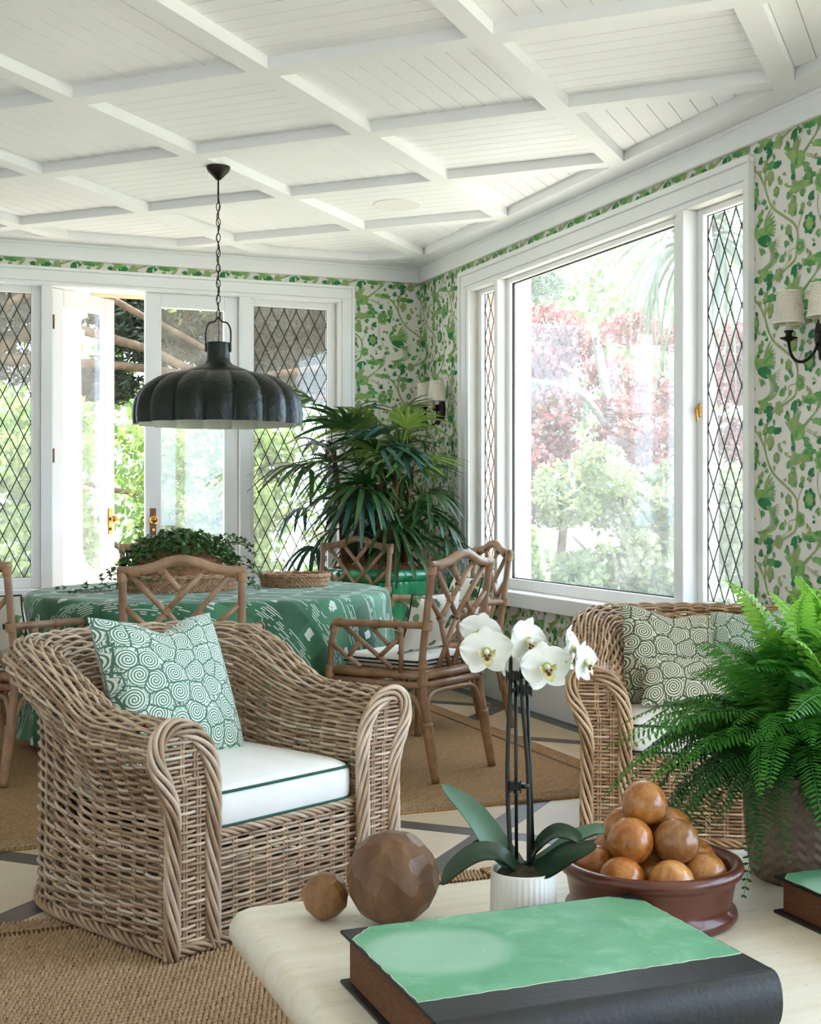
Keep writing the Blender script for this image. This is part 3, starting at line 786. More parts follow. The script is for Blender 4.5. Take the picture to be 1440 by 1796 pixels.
w = win('window_3', 'large clear picture window in the right wall'); b = MB(); frame4(b, 5.31, 7.10, 0.744, 2.53, 0.11, 0.046, 0.064, 0.03, 0.03, 0.09, mpr); b.build('sash', 'white_paint', w)
b = MB(); b.box(5.31, 7.10, 0.744, 2.53, 0.056, 0.062, mp=mpr); b.build('pane', 'glass_clear', w)
b = MB(); frame4(b, 5.316, 7.094, 0.75, 2.524, 0.006, 0.006, 0.006, 0.006, 0.05, 0.068, mpr); b.build('gasket', 'lead', w)
w = win('window_4', 'narrow leaded casement left of the picture window'); b = MB(); frame4(b, 7.24, 7.556, 0.744, 2.53, 0.045, 0.054, 0.064, 0.03, 0.05, 0.10, mpr); b.build('sash', 'white_paint', w)
leaded(w, 7.24, 7.556, 0.744, 2.53, 0.08, mpr, 7.556 - 0.0865 * 4)
w = win('window_5', 'narrow leaded casement right of the picture window, brass latch'); b = MB(); frame4(b, 4.76, 5.098, 0.744, 2.53, 0.06, 0.044, 0.064, 0.03, 0.05, 0.10, mpr); b.build('sash', 'white_paint', w)
leaded(w, 4.76, 5.098, 0.744, 2.53, 0.08, mpr, 5.098 - 0.0865 * 4)
lt = MB(); lt.bevbox(XR + 0.04, XR + 0.052, 5.105, 5.13, 1.60, 1.66, b=0.003)
lt.tube([(XR + 0.03, 5.118, 1.64), (XR + 0.015, 5.10, 1.63), (XR + 0.01, 5.085, 1.575)], [0.007, 0.007, 0.005], 8); lt.build('window_latch', 'brass', w)

# doors
def door(root, W, gl, gr, gb, gt, top, knob_u, knob_z, plate):
    b = MB()
    mp = lambda u, v, w: (u, w, v)
    frame4(b, gl, gr, gb, gt, gl, W - gr, gb - 0.02, top - gt, 0.0, 0.045, mp); b.build('leaf_frame', 'white_paint', root)
    MB().box(gl, gr, 0.019, 0.025, gb, gt).build('pane', 'glass_clear', root)
    h = empty('door_handle'); h.parent = root; h.location = (knob_u, 0, knob_z)
    p = MB(); p.bevbox(-0.02, 0.02, -0.006, 0.0, -0.10, 0.075, b=0.002); p.build('back_plate', plate, h)
    k = MB()
    for q in range(1): k.lathe([(0.0, 0.062), (0.014, 0.061), (0.026, 0.050), (0.029, 0.040), (0.024, 0.028), (0.012, 0.02), (0.010, 0.0)], 20)
    o = k.build('knob', 'brass', h, smooth=True); o.rotation_euler = (PI / 2, 0, 0)
    k2 = MB(); k2.bevbox(-0.008, 0.008, -0.02, -0.006, -0.075, -0.055, b=0.002); k2.build('thumb_turn', 'brass', h)
d2 = empty('door_2', (1.492, YB + 0.03, 0), 0, 'closed glazed white garden door with brass knob', 'door', kind='structure')
door(d2, 0.616, 0.105, 0.522, 0.34, 2.475, 2.57, 0.05, 1.09, 'bronze')
d1 = empty('door_1', (0.912, YB + 0.05, 0), math.radians(39.6), 'glazed white garden door standing open outwards', 'door', kind='structure')
door(d1, 0.575, 0.095, 0.475, 0.34, 2.455, 2.565, 0.53, 1.09, 'brass')
hg = MB()
for z in (0.5, 1.5, 2.35): hg.tube([(0.0, -0.006, z - 0.045), (0.0, -0.006, z + 0.045)], 0.007, 8)
hg.build('hinge', 'bronze', d1)
# ------------------------------------------------------------------ wicker armchairs
def wick_tubes(C, N, T, r, n=6, tone=None):
    """C,N,T arrays (rows, m, 3): one tube per row"""
    T = T / (np.linalg.norm(T, axis=2, keepdims=True) + 1e-12)
    N = N - T * (N * T).sum(2, keepdims=True); N = N / (np.linalg.norm(N, axis=2, keepdims=True) + 1e-12)
    B = np.cross(T, N)
    a = np.linspace(0, 2 * PI, n, endpoint=False)
    V = C[:, :, None, :] + r * (np.cos(a)[None, None, :, None] * N[:, :, None, :] + np.sin(a)[None, None, :, None] * B[:, :, None, :])
    R, m = C.shape[:2]
    idx = np.arange(R * m * n).reshape(R, m, n)
    q = np.stack([idx[:, :-1, :], np.roll(idx[:, :-1, :], -1, 2), np.roll(idx[:, 1:, :], -1, 2), idx[:, 1:, :]], -1).reshape(-1, 4)
    tn = np.repeat((tone if tone is not None else nrg.uniform(0, 1, R))[:, None], m * n, 1).reshape(-1)
    return V.reshape(-1, 3), q, tn
class Wk:
    def __init__(s): s.V = []; s.F = []; s.A = []; s.n = 0
    def add(s, VFA):
        V, F, A = VFA; s.V.append(V); s.F.append(F + s.n); s.A.append(A); s.n += len(V)
    def one(s, pts, nrm, r, n=6, tone=None):
        P = np.array(pts, float)[None]; N = np.broadcast_to(np.array(nrm, float), P.shape[1:])[None] if np.ndim(nrm) < 2 else np.array(nrm)[None]
        T = np.gradient(P, axis=1); s.add(wick_tubes(P, N, T, r, n, None if tone is None else np.array([tone])))
    def build(s, name, parent, label=None):
        o = obj(name, fast_mesh(name, np.concatenate(s.V), np.concatenate(s.F), 'wicker', True, np.concatenate(s.A)), parent)
        o['kind'] = 'stuff'
        if label: o['label'] = label
        return o
HWD, YFR, YC = 0.355, -0.42, 0.02           # half width between arm centres, front, start of the curve
def u_path(m):
    th = np.linspace(0, PI, 220); e = 2 / 2.5
    cx = -HWD * np.sign(np.cos(th)) * np.abs(np.cos(th)) ** e; cy = YC + 0.36 * np.abs(np.sin(th)) ** e
    xs = np.concatenate([[-HWD] * 60, cx, [HWD] * 60]); ys = np.concatenate([np.linspace(YFR, YC, 60, endpoint=False), cy, np.linspace(YC, YFR, 61)[1:]])
    l = np.concatenate([[0], np.cumsum(np.hypot(np.diff(xs), np.diff(ys)))])
    s = np.linspace(0, l[-1], m)
    x, y = np.interp(s, l, xs), np.interp(s, l, ys)
    tx, ty = np.gradient(x), np.gradient(y); q = np.hypot(tx, ty); tx, ty = tx / q, ty / q
    # smooth the tangent so that the normals turn gently
    ker = np.ones(9) / 9
    tx = np.convolve(np.pad(tx, 4, 'edge'), ker, 'valid'); ty = np.convolve(np.pad(ty, 4, 'edge'), ker, 'valid')
    return s, x, y, -ty, tx            # outward normal on the left arm is -x
def sm01(x): x = np.clip(x, 0, 1); return x * x * (3 - 2 * x)
ARM_H, BACK_H = 0.605, 0.765
def prof(H, fl):
    """outward offset and height of the woven wall, from the floor outside over the roll to the seat inside"""
    return [(0.066, 0.0), (0.066, 0.15), (0.064, 0.28), (0.066, H - 0.22), (0.088 + 0.25 * fl, H - 0.15), (0.116 + 0.75 * fl, H - 0.085), (0.112 + fl, H - 0.03), (0.075 + fl, H), (0.03 + 0.9 * fl, H - 0.004),
            (-0.018 + 0.75 * fl, H - 0.03), (-0.055 + 0.5 * fl, H - 0.085), (-0.070 + 0.3 * fl, H - 0.16), (-0.070, 0.36), (-0.068, 0.30)]
def prof_pts(H, fl, k):
    P = spline([(a, b, 0) for a, b in prof(H, fl)], 8)[:, :2]
    l = np.concatenate([[0], np.cumsum(np.hypot(np.diff(P[:, 0]), np.diff(P[:, 1])))]); s = np.linspace(0, l[-1], k)
    return np.stack([np.interp(s, l, P[:, 0]), np.interp(s, l, P[:, 1])], 1)
def make_armchair():
    MST, ROWS = 190, 88
    s, x, y, nx, ny = u_path(MST)
    rise = sm01((y - (-0.16)) / 0.42); H = ARM_H + (BACK_H - ARM_H) * rise; fl = 0.055 * sm01((y + 0.05) / 0.35)
    P = np.zeros((ROWS, MST, 3))
    for j in range(MST):
        q = prof_pts(H[j], fl[j], ROWS)
        P[:, j, 0] = x[j] + nx[j] * q[:, 0]; P[:, j, 1] = y[j] + ny[j] * q[:, 0]; P[:, j, 2] = q[:, 1]
    Tt = np.gradient(P, axis=1); Ts = np.gradient(P, axis=0)
    N = np.cross(Ts, Tt); N /= np.linalg.norm(N, axis=2, keepdims=True) + 1e-12
    SP = 0.062
    root = empty('wicker_armchair')
    W = Wk(); sg = np.where(np.arange(ROWS) % 2 == 0, 1.0, -1.0)[:, None]
    amp = 0.0066
    jit = nrg.normal(0, 0.0009, (ROWS, MST, 1))
    C = P + N * (amp * sg * np.cos(PI * s / SP)[None, :])[:, :, None] + N * jit + np.array([0, 0, 0.0055])
    C[:, :, 2] += nrg.normal(0, 0.0011, (ROWS, 1))
    W.add(wick_tubes(C, N, Tt, 0.0049, 6))
    W.build('woven_wall', root)
    K = Wk(); cols = [int(round(v)) for v in np.interp(np.arange(SP / 2, s[-1], SP), s, np.arange(MST))]
    for d in (-0.35, 0.35):
        cc = np.clip(np.array(cols) , 0, MST - 1)
        off = Tt[:, cc, :] / (np.linalg.norm(Tt[:, cc, :], axis=2, keepdims=True)) * (d * 0.016)
        Q = (P[:, cc, :] + off).transpose(1, 0, 2); K.add(wick_tubes(Q, N[:, cc, :].transpose(1, 0, 2), Ts[:, cc, :].transpose(1, 0, 2), 0.0042, 5, nrg.uniform(0, 0.5, len(cc))))
    K.build('stakes', root)
    # keyhole fronts of the arms
    pr = prof_pts(ARM_H, 0.0, 120); out = np.concatenate([pr, [[-0.068, z] for z in np.linspace(0.29, 0.0, 30)]])
    for sx in (-1, 1):
        F = Wk()
        z = 0.012
        while z < ARM_H - 0.03:
            cr = []
            for i in range(len(out) - 1):
                (o0, z0), (o1, z1) = out[i], out[i + 1]
                if (z0 - z) * (z1 - z) <= 0 and z0 != z1: cr.append(o0 + (o1 - o0) * (z - z0) / (z1 - z0))
            if len(cr) >= 2:
                lo, hi = min(cr), max(cr); n = 14
                oo = np.linspace(lo, hi, n); k = int(round(z / 0.0125))
                yy = YFR - 0.012 + 0.0045 * (1 if k % 2 else -1) * np.cos(PI * (oo - lo) / ((hi - lo) / 3))
                F.one(np.stack([sx * (HWD + oo), yy, np.full(n, z)], 1), (0, -1, 0), 0.0048, 6)
            z += 0.0125
        for o in (-0.027, -0.018, 0.018, 0.027):
            F.one([(sx * (HWD + o + (0.01 if zz > .45 else 0)), YFR - 0.013, zz) for zz in np.linspace(0, ARM_H - 0.03, 24)], (0, -1, 0), 0.004, 5, 0.5)
        F.build('arm_front', root)
        G = Wk(); l = np.concatenate([[0], np.cumsum(np.hypot(*np.diff(out, axis=0).T))]); ls = np.linspace(0, l[-1], 170)
        ox, oz = np.interp(ls, l, out[:, 0]), np.interp(ls, l, out[:, 1])
        gx, gz = np.gradient(ox), np.gradient(oz); q = np.hypot(gx, gz); ix, iz = gz / q, -gx / q       # in-plane normal
        for kk in range(6):
            ph = 2 * PI * kk / 6 + 2 * PI * ls / 0.34
            a, bq = 0.019 * np.cos(ph), 0.011 * np.sin(ph)
            px, pz, py = ox + ix * a, np.maximum(oz + iz * a, 0.004), YFR - 0.016 + bq
            pts = np.stack([sx * (HWD + px), py, pz], 1); nn = np.stack([np.zeros_like(px), -np.ones_like(px), np.zeros_like(px)], 1)
            G.one(pts, nn, 0.0072, 6)
        G.build('arm_border', root)
    # apron under the seat
    A = Wk(); xs = np.linspace(-0.282, 0.282, 70)
    for k, z in enumerate(np.arange(0.012, 0.285, 0.0125)):
        A.one(np.stack([xs, YFR + 0.012 + 0.0055 * (1 if k % 2 else -1) * np.cos(PI * (xs + 0.282) / SP), np.full(70, z)], 1), (0, -1, 0), 0.0049, 6)
    for xx in np.arange(-0.25, 0.26, SP):
        for d in (-0.006, 0.006): A.one([(xx + d, YFR + 0.012, zz) for zz in np.linspace(0, 0.29, 12)], (0, -1, 0), 0.0042, 5, 0.3)
    for kk in range(5):
        ph = 2 * PI * kk / 5 + 2 * PI * xs / 0.16
        A.one(np.stack([xs, YFR + 0.015 + 0.012 * np.cos(ph), 0.293 + 0.010 * np.sin(ph)], 1), (0, -1, 0), 0.006, 6)
    A.build('apron', root)
    # braided foot
    Bf = Wk(); fx = np.concatenate([x + nx * 0.068, np.linspace(HWD + 0.068, -HWD - 0.068, 60)]); fy = np.concatenate([y + ny * 0.068, np.full(60, YFR - 0.012)])
    ll = np.concatenate([[0], np.cumsum(np.hypot(np.diff(fx), np.diff(fy)))])
    tx, ty = np.gradient(fx), np.gradient(fy); q = np.hypot(tx, ty); onx, ony = -ty / q, tx / q
    for kk in range(4):
        ph = 2 * PI * kk / 4 + 2 * PI * ll / 0.14
        Bf.one(np.stack([fx + onx * (0.004 + 0.010 * np.cos(ph)), fy + ony * (0.004 + 0.010 * np.cos(ph)), 0.018 + 0.011 * np.sin(ph)], 1), (0, 0, 1), 0.0065, 6)
    Bf.build('foot_braid', root)
    MB().bevbox(-0.278, 0.278, YFR + 0.03, 0.30, 0.24, 0.296, b=0.01).build('seat_deck', 'wicker_core', root)
    return root
def cushion_mesh(hx, hy, h, name, m, puff=0.012, n=24, seed=0):
    """boxed cushion with softly swollen faces, origin at the middle of its underside"""
    G = []
    prof_ = [(0.0, 0.0), (0.9, 0.0), (0.97, 0.012), (1.0, 0.03), (1.004, h * 0.5), (1.0, h - 0.03), (0.97, h - 0.012), (0.9, h), (0.6, h + puff * 0.7), (0.3, h + puff), (0.0, h + puff)]
    b = MB(); na = 64
    def sq(a):
        c_, s_ = math.cos(a), math.sin(a); e = 2 / 13.0
        return (math.copysign(abs(c_) ** e, c_) * hx, math.copysign(abs(s_) ** e, s_) * hy)
    A = [sq(2 * PI * i / na) for i in range(na)]
    G = np.array([[(f * A[i][0], f * A[i][1], z) for (f, z) in prof_] for i in range(na)])
    b.grid(G, closed_u=True, flip=False)
    return b, A
def seat_cushion(parent_loc, rz, hx, hy, h, label, pip, group=None):
    root = empty('seat_cushion', parent_loc, rz, label, 'cushion', group)
    b, A = cushion_mesh(hx, hy, h, 'cover', 'seat_cloth'); b.build('cover', 'seat_cloth', root, smooth=True)
    p = MB()
    for z in (0.022, h - 0.016): p.tube([(x * 0.995, y * 0.995, z) for x, y in A], 0.0042, 6, closed=True)
    p.build('piping', pip, root, smooth=True)
    return root
def pillow(name, loc, rot, S, thick, m, label, cat='pillow', group=None, piping=None, sy=None, dent=0.0):
    """square knife-edge pillow standing in its own x-z plane, origin at its centre"""
    sy = sy or S; n = 25; root = empty(name, loc, 0, label, cat, group); root.rotation_euler = rot
    u = np.linspace(-1, 1, n); U, Vv = np.meshgrid(u, u, indexing='ij')
    k = 0.075; X = S / 2 * U * (1 - k * (1 - Vv ** 2)); Z = sy / 2 * Vv * (1 - k * (1 - U ** 2))
    T = thick / 2 * ((1 - U ** 2) * (1 - Vv ** 2)) ** 0.42
    Z = Z - dent * np.exp(-(U / 0.38) ** 2) * np.clip(Vv, 0, 1) ** 1.5 * sy
    ripple = 0.003 * np.sin(5 * U + 3 * Vv) * (1 - U ** 2) * (1 - Vv ** 2)
    b = MB(); b.grid(np.stack([X, -T + ripple, Z], -1)); b.grid(np.stack([X, T + ripple, Z], -1), flip=True)
    o = b.build('cover', m, root, smooth=True)
    a = o.data.attributes.new('cloth', 'FLOAT_VECTOR', 'POINT')
    uv = np.concatenate([np.stack([S / 2 * U, sy / 2 * Vv, 0 * U], -1).reshape(-1, 3), np.stack([S / 2 * U + 1.3, sy / 2 * Vv, 0 * U], -1).reshape(-1, 3)])
    a.data.foreach_set('vector', uv.astype(np.float32).ravel())
    if piping:
        e = [(X[i, 0], 0, Z[i, 0]) for i in range(n)] + [(X[-1, j], 0, Z[-1, j]) for j in range(1, n)] + [(X[i, -1], 0, Z[i, -1]) for i in range(n - 2, -1, -1)] + [(X[0, j], 0, Z[0, j]) for j in range(n - 2, 0, -1)]
        MB().tube(e, 0.004, 6, closed=True).build('piping', piping, root, smooth=True)
    return root
arm1 = make_armchair()
def place_arm(o, x, y, deg, label, tint):
    o.location = (x, y, 0.0); o.rotation_euler = (0, 0, math.radians(deg)); tag(o, label, 'armchair', 'wicker armchairs')
    for ch in o.children: ch.color = (*tint, 1)
arm2 = copy_tree(arm1)
A1 = (1.03, 3.56, 26.3); A2 = (2.63, 3.84, -30.0)
# the chair's origin lies YFR behind the arm fronts
def fr(A, dx=0.0, dy=0.0, dz=0.0):
    a = math.radians(A[2]); X, Y = dx, dy
    return (A[0] + X * math.cos(a) - Y * math.sin(a), A[1] + X * math.sin(a) + Y * math.cos(a), dz)
c1 = fr(A1, 0, -YFR); c2 = fr(A2, 0, -YFR)
RUG1 = 0.016
place_arm(arm1, c1[0], c1[1], A1[2], 'weathered wicker armchair with one spiral pillow, beside the coffee table corner', (1.0, 0.96, 0.92)); arm1.location.z = 0.012
place_arm(arm2, c2[0], c2[1], A2[2], 'wicker armchair tinted for warmer light behind the fern, under the picture window', (1.0, 0.86, 0.70)); arm2.location.z = 0.001  # warmer tint stands in for different light on the same wicker
def on_chair(A, x, y, z):
    a = math.radians(A[2]); o = fr(A, 0, -YFR)
    return (o[0] + x * math.cos(a) - y * math.sin(a), o[1] + x * math.sin(a) + y * math.cos(a), z)
seat_cushion(on_chair(A1, 0, -0.075, 0.300), math.radians(A1[2]), 0.283, 0.338, 0.13, 'white box cushion with green piping on the weathered armchair', 'green_piping', 'armchair seat cushions')
seat_cushion(on_chair(A2, 0, -0.075, 0.300), math.radians(A2[2]), 0.283, 0.338, 0.13, 'white box cushion with dark piping on the armchair behind the fern', 'dark_piping', 'armchair seat cushions')
# ------------------------------------------------------------------ pillows of the armchairs
pillow('throw_pillow', on_chair(A1, -0.045, 0.07, 0.632), (math.radians(-24), math.radians(2), math.radians(A1[2] + 2)), 0.48, 0.20, 'spiral_mint', 'mint green spiral print pillow on the weathered armchair', 'pillow', 'spiral print pillows', dent=0.10)
pillow('throw_pillow', on_chair(A2, -0.11, 0.095, 0.595), (math.radians(-20), math.radians(8), math.radians(A2[2] + 18)), 0.40, 0.18, 'spiral_olive', 'olive spiral print pillow upright in the armchair behind the fern', 'pillow', 'spiral print pillows', dent=0.06)
pillow('throw_pillow', on_chair(A2, 0.225, 0.085, 0.615), (math.radians(-20), math.radians(-8), math.radians(A2[2] - 24)), 0.38, 0.16, 'spiral_mint', 'spiral print pillow mostly hidden by the fern fronds', 'pillow', 'spiral print pillows', dent=0.06)
pillow('lumbar_pillow', on_chair(A2, -0.06, -0.10, 0.53), (math.radians(-34), math.radians(0), math.radians(A2[2] + 4)), 0.34, 0.11, 'spiral_olive', 'small olive spiral print cushion lying low on the seat behind the fern', 'pillow', 'spiral print pillows', sy=0.20)

# ------------------------------------------------------------------ dining table and cloth
TC = (1.467, 6.47); TR = 0.9; TZ = 0.765; RUGZ = 0.014
tb = empty('dining_table', (TC[0], TC[1], RUGZ), 0, 'round dining table standing under the green ikat cloth', 'table')
MB().lathe([(0.0, 0.70), (0.86, 0.70), (0.875, 0.715), (0.875, 0.735), (0.86, 0.744), (0.0, 0.744)], 64).build('tabletop', 'rattan', tb)
MB().lathe([(0.0, 0.0), (0.32, 0.0), (0.32, 0.04), (0.12, 0.10), (0.09, 0.3), (0.12, 0.6), (0.3, 0.70), (0.0, 0.70)], 40).build('pedestal', 'rattan', tb, smooth=True)
NA, rings = 240, []
prof_c = [(0.0, 0.0), (0.3, 0), (0.6, 0), (0.80, 0.0), (0.872, -0.001), (0.892, -0.008), (0.902, -0.025), (0.906, -0.06), (0.910, -0.12), (0.916, -0.22), (0.918, -0.32), (0.920, -0.42), (0.922, -0.52), (0.924, -0.62), (0.925, -0.70)]
G = np.zeros((NA, len(prof_c), 3)); CL = np.zeros((NA, len(prof_c), 3))
arc = np.concatenate([[0], np.cumsum([math.hypot(prof_c[i + 1][0] - prof_c[i][0], prof_c[i + 1][1] - prof_c[i][1]) for i in range(len(prof_c) - 1)])])
for i in range(NA):
    a = 2 * PI * i / NA
    fold = 0.55 * math.sin(13 * a + 0.8 * math.sin(2 * a)) + 0.45 * math.sin(21 * a + 1.3) + 0.3 * math.sin(5 * a)
    for j, (r, z) in enumerate(prof_c):
        d = max(0.0, -z - 0.02); rr = r + 0.038 * fold * min(1, d / 0.45) if z < -0.02 else r
        da = (a - math.radians(217) + PI) % (2 * PI) - PI; rr -= 0.19 * min(1, max(0.0, d - 0.06) / 0.15) * math.exp(-(da / 0.30) ** 2)      # pushed in by the chair
        G[i, j] = (rr * math.cos(a), rr * math.sin(a), TZ + z - (0.0 if r > 0.01 else 0)); CL[i, j] = (arc[j] * math.cos(a), arc[j] * math.sin(a), 0)
b = MB(); b.grid(G, closed_u=True)
cl = b.build('tablecloth', 'ikat', None, smooth=True, loc=(TC[0], TC[1], 0)); tag(cl, 'green ikat cloth with white dashes over the round dining table', 'tablecloth')
at_ = cl.data.attributes.new('cloth', 'FLOAT_VECTOR', 'POINT'); at_.data.foreach_set('vector', CL.reshape(-1, 3).astype(np.float32).ravel())

# ------------------------------------------------------------------ rattan dining chairs
def make_chair():
    root = empty('dining_chair')
    def part(name, pts, r, m='rattan', n=10, sp=True):
        P = spline(pts, 6) if sp and len(pts) > 2 else np.array(pts, float)
        rr = r if np.isscalar(r) else np.interp(np.linspace(0, 1, len(P)), np.linspace(0, 1, len(r)), r)
        return MB().tube(P, rr, n).build(name, m, root, smooth=True)
    bmesh_ = MB().lathe([(0.0195, -0.019), (0.0215, -0.016), (0.0195, -0.0125), (0.0215, -0.009), (0.0195, -0.0055), (0.0215, -0.002), (0.0195, 0.0015), (0.0215, 0.005), (0.0195, 0.0085), (0.0215, 0.012), (0.0195, 0.017)], 12).mesh('binding', 'binding_cane', True)
    def bind(p, d, s=1.0):
        q = Vector(d).to_track_quat('Z', 'Y'); obj('binding', bmesh_, root, mw=Matrix.LocRotScale(Vector(p), q, Vector((s, s, s))))
    yb = lambda z: 0.213 + (z - 0.46) / 0.46 * 0.057
    for sx in (-1, 1):
        part('back_post', [(sx * .226, .285, 0), (sx * .224, .24, .25), (sx * .226, .213, .46), (sx * .229, .24, .70), (sx * .231, .27, .925)], [.017, .0175, .0165, .016, .0165])
        part('leg_wrap', [(sx * .226, .285, 0.002), (sx * .225, .256, .15), (sx * .224, .24, .25)], [.018, .0225, .0235], 'binding_cane')
        part('front_leg', [(sx * .285, -.262, 0), (sx * .277, -.252, .25), (sx * .272, -.25, .47)], [.016, .0175, .017])
        part('leg_wrap', [(sx * .285, -.262, 0.002), (sx * .281, -.257, .13), (sx * .277, -.252, .25)], [.018, .0225, .0235], 'binding_cane')
        part('arm_rail', [(sx * .229, .245, .665), (sx * .258, .02, .662), (sx * .285, -.21, .66)], .0165)
        part('arm_support', [(sx * .285, -.205, .66), (sx * .28, -.235, .56), (sx * .272, -.25, .45)], .015)
        ax = lambda y: sx * (.285 + (y + .21) / .455 * (-.056)) * (1.0) - sx * 0.004
        for (y0, z0, y1, z1) in ((-.17, .648, .075, .472), (-.232, .565, -.085, .472), (-.145, .512, -.088, .582), (-.03, .648, .055, .575), (.10, .60, .0, .512), (.115, .655, .115, .455)):
            part('arm_fret', [(ax(y0), y0, z0), (ax(y1), y1, z1)], .0105)
        bind((sx * .231, .268, .90), (0, .057, .46)); bind((sx * .229, .243, .665), (0, .05, .46), 1.08); bind((sx * .227, .218, .50), (0, .05, .46))
        bind((sx * .283, -.195, .66), (0, 1, 0)); bind((sx * .284, -.215, .635), (0, .05, .2), .95); bind((sx * .273, -.25, .44), (0, 0, 1), 1.08); bind((sx * .226, .216, .43), (0, 0, 1), 1.08)
        bind((sx * .259, .0, .662), (0, 1, 0), .95); bind((sx * .185, .269, .918), (1, 0, 0), 1.1); bind((sx * .245, .115, .645), (0, 0, 1), .8)
        part('arch_brace', [(sx * .272, -.238, .20), (sx * .27, -.225, .30), (sx * .266, -.18, .365), (sx * .255, .0, .375), (sx * .232, .15, .365), (sx * .227, .205, .30), (sx * .225, .228, .20)], .0115)
        for z in (.445, .405): part('side_rail', [(sx * .268, -.25, z), (sx * .226, .215, z)], .0165)
    for z in (.445, .405):
        part('front_rail', [(-.268, -.25, z), (.268, -.25, z)], .0165); part('rear_rail', [(-.226, .215, z), (.226, .215, z)], .0165)
    part('arch_brace', [(-.216, .245, .20), (-.206, .228, .30), (-.16, .216, .365), (0, .215, .375), (.16, .216, .365), (.206, .228, .30), (.216, .245, .20)], .0115)
    part('arch_brace', [(-.262, -.25, .20), (-.25, -.25, .30), (-.2, -.25, .365), (0, -.25, .375), (.2, -.25, .365), (.25, -.25, .30), (.262, -.25, .20)], .0115)
    part('crest_rail', [(-.248, .27, .923), (-.195, .271, .921), (-.12, .276, .932), (-.055, .282, .956), (0, .284, .964), (.055, .282, .956), (.12, .276, .932), (.195, .271, .921), (.248, .27, .923)], [.0175, .0195, .0205, .0205, .0205, .0205, .0205, .0195, .0175])
    fx = lambda f: -.23 + .46 * f
    for (f0, z0, f1, z1) in ((.10, .905, .5, .69), (.93, .905, .5, .69), (.305, .928, .63, .765), (.67, .928, .51, .835), (.03, .785, .24, .70), (.24, .70, .36, .755), (.97, .775, .77, .685), (.77, .685, .64, .76),
                             (.5, .69, .72, .475), (.5, .69, .28, .475), (.24, .70, .46, .475), (.77, .685, .54, .475), (.10, .475, .24, .60)):
        part('fret_rod', [(fx(f0), yb(z0), z0), (fx(f1), yb(z1), z1)], .0118)
    for (f, z, d) in ((.5, .69, (1, 0, -1)), (.63, .765, (1, 0, -1)), (.51, .835, (1, 0, -1)), (.24, .70, (1, 0, -1)), (.77, .685, (1, 0, 1)), (.36, .755, (1, 0, -1)), (.305, .924, (1, 0, 0)), (.67, .924, (1, 0, 0))):
        bind((fx(f), yb(z), z), d, 0.8)
    sp_ = MB(); sp_.bevbox(-.235, .235, -.24, .205, .448, .464, b=0.004); sp_.build('seat_panel', 'seagrass', root)
    return root
CH = [(-2, 'rattan dining armchair under the left edge of the picture window'), (-56.6, 'rattan dining armchair seen from behind, nearest the orchid'), (-107, 'rattan dining armchair with its back right behind the weathered wicker armchair'),
      (-157, 'rattan dining armchair at the left edge of the picture, its post beside the wicker armchair'), (89, 'rattan dining armchair hidden behind the ivy basket'), (43, 'rattan dining armchair facing us in front of the green palm pot'), (148, 'rattan dining armchair behind the left end of the table, mostly out of the picture')]
ch0 = make_chair()
for i, (ph, lab) in enumerate(CH):
    o = ch0 if i == 0 else copy_tree(ch0)
    R_ = (1.27, 1.235, 1.235, 1.24, 1.24, 1.30, 1.24)[i]; a = math.radians(ph)
    o.location = (TC[0] + R_ * math.cos(a), TC[1] + R_ * math.sin(a), RUGZ); o.rotation_euler = (0, 0, a - PI / 2 + (math.radians(20) if i == 3 else 0))
    if i == 3: o.location = (0.46, 6.03, RUGZ)
    tag(o, lab, 'chair', 'rattan chairs around the dining table')
    lx, ly, rz = o.location.x, o.location.y, o.rotation_euler.z
    loc = lambda x, y, z: (lx + x * math.cos(rz) - y * math.sin(rz), ly + x * math.sin(rz) + y * math.cos(rz), RUGZ + z)
    place = ('under the picture window', 'nearest the orchid', 'behind the weathered wicker armchair', 'at the left edge of the picture', None, None, 'at the far left')[i]
    if place and i in (0, 1, 2, 3, 6):
        seat_cushion(loc(0, -0.02, .465), rz, .222, .212, .055, 'white seat cushion on the rattan chair ' + place, 'dark_piping', 'dining seat cushions')
    if i in (0, 1, 3, 6):
        p = pillow('lumbar_pillow', loc(0.0, .10, .66), (math.radians(-16), 0, rz), .38, .13, 'floral', 'white floral pillow on the rattan chair ' + place, 'pillow', 'floral pillows on dining chairs', 'dark_piping', sy=.27)

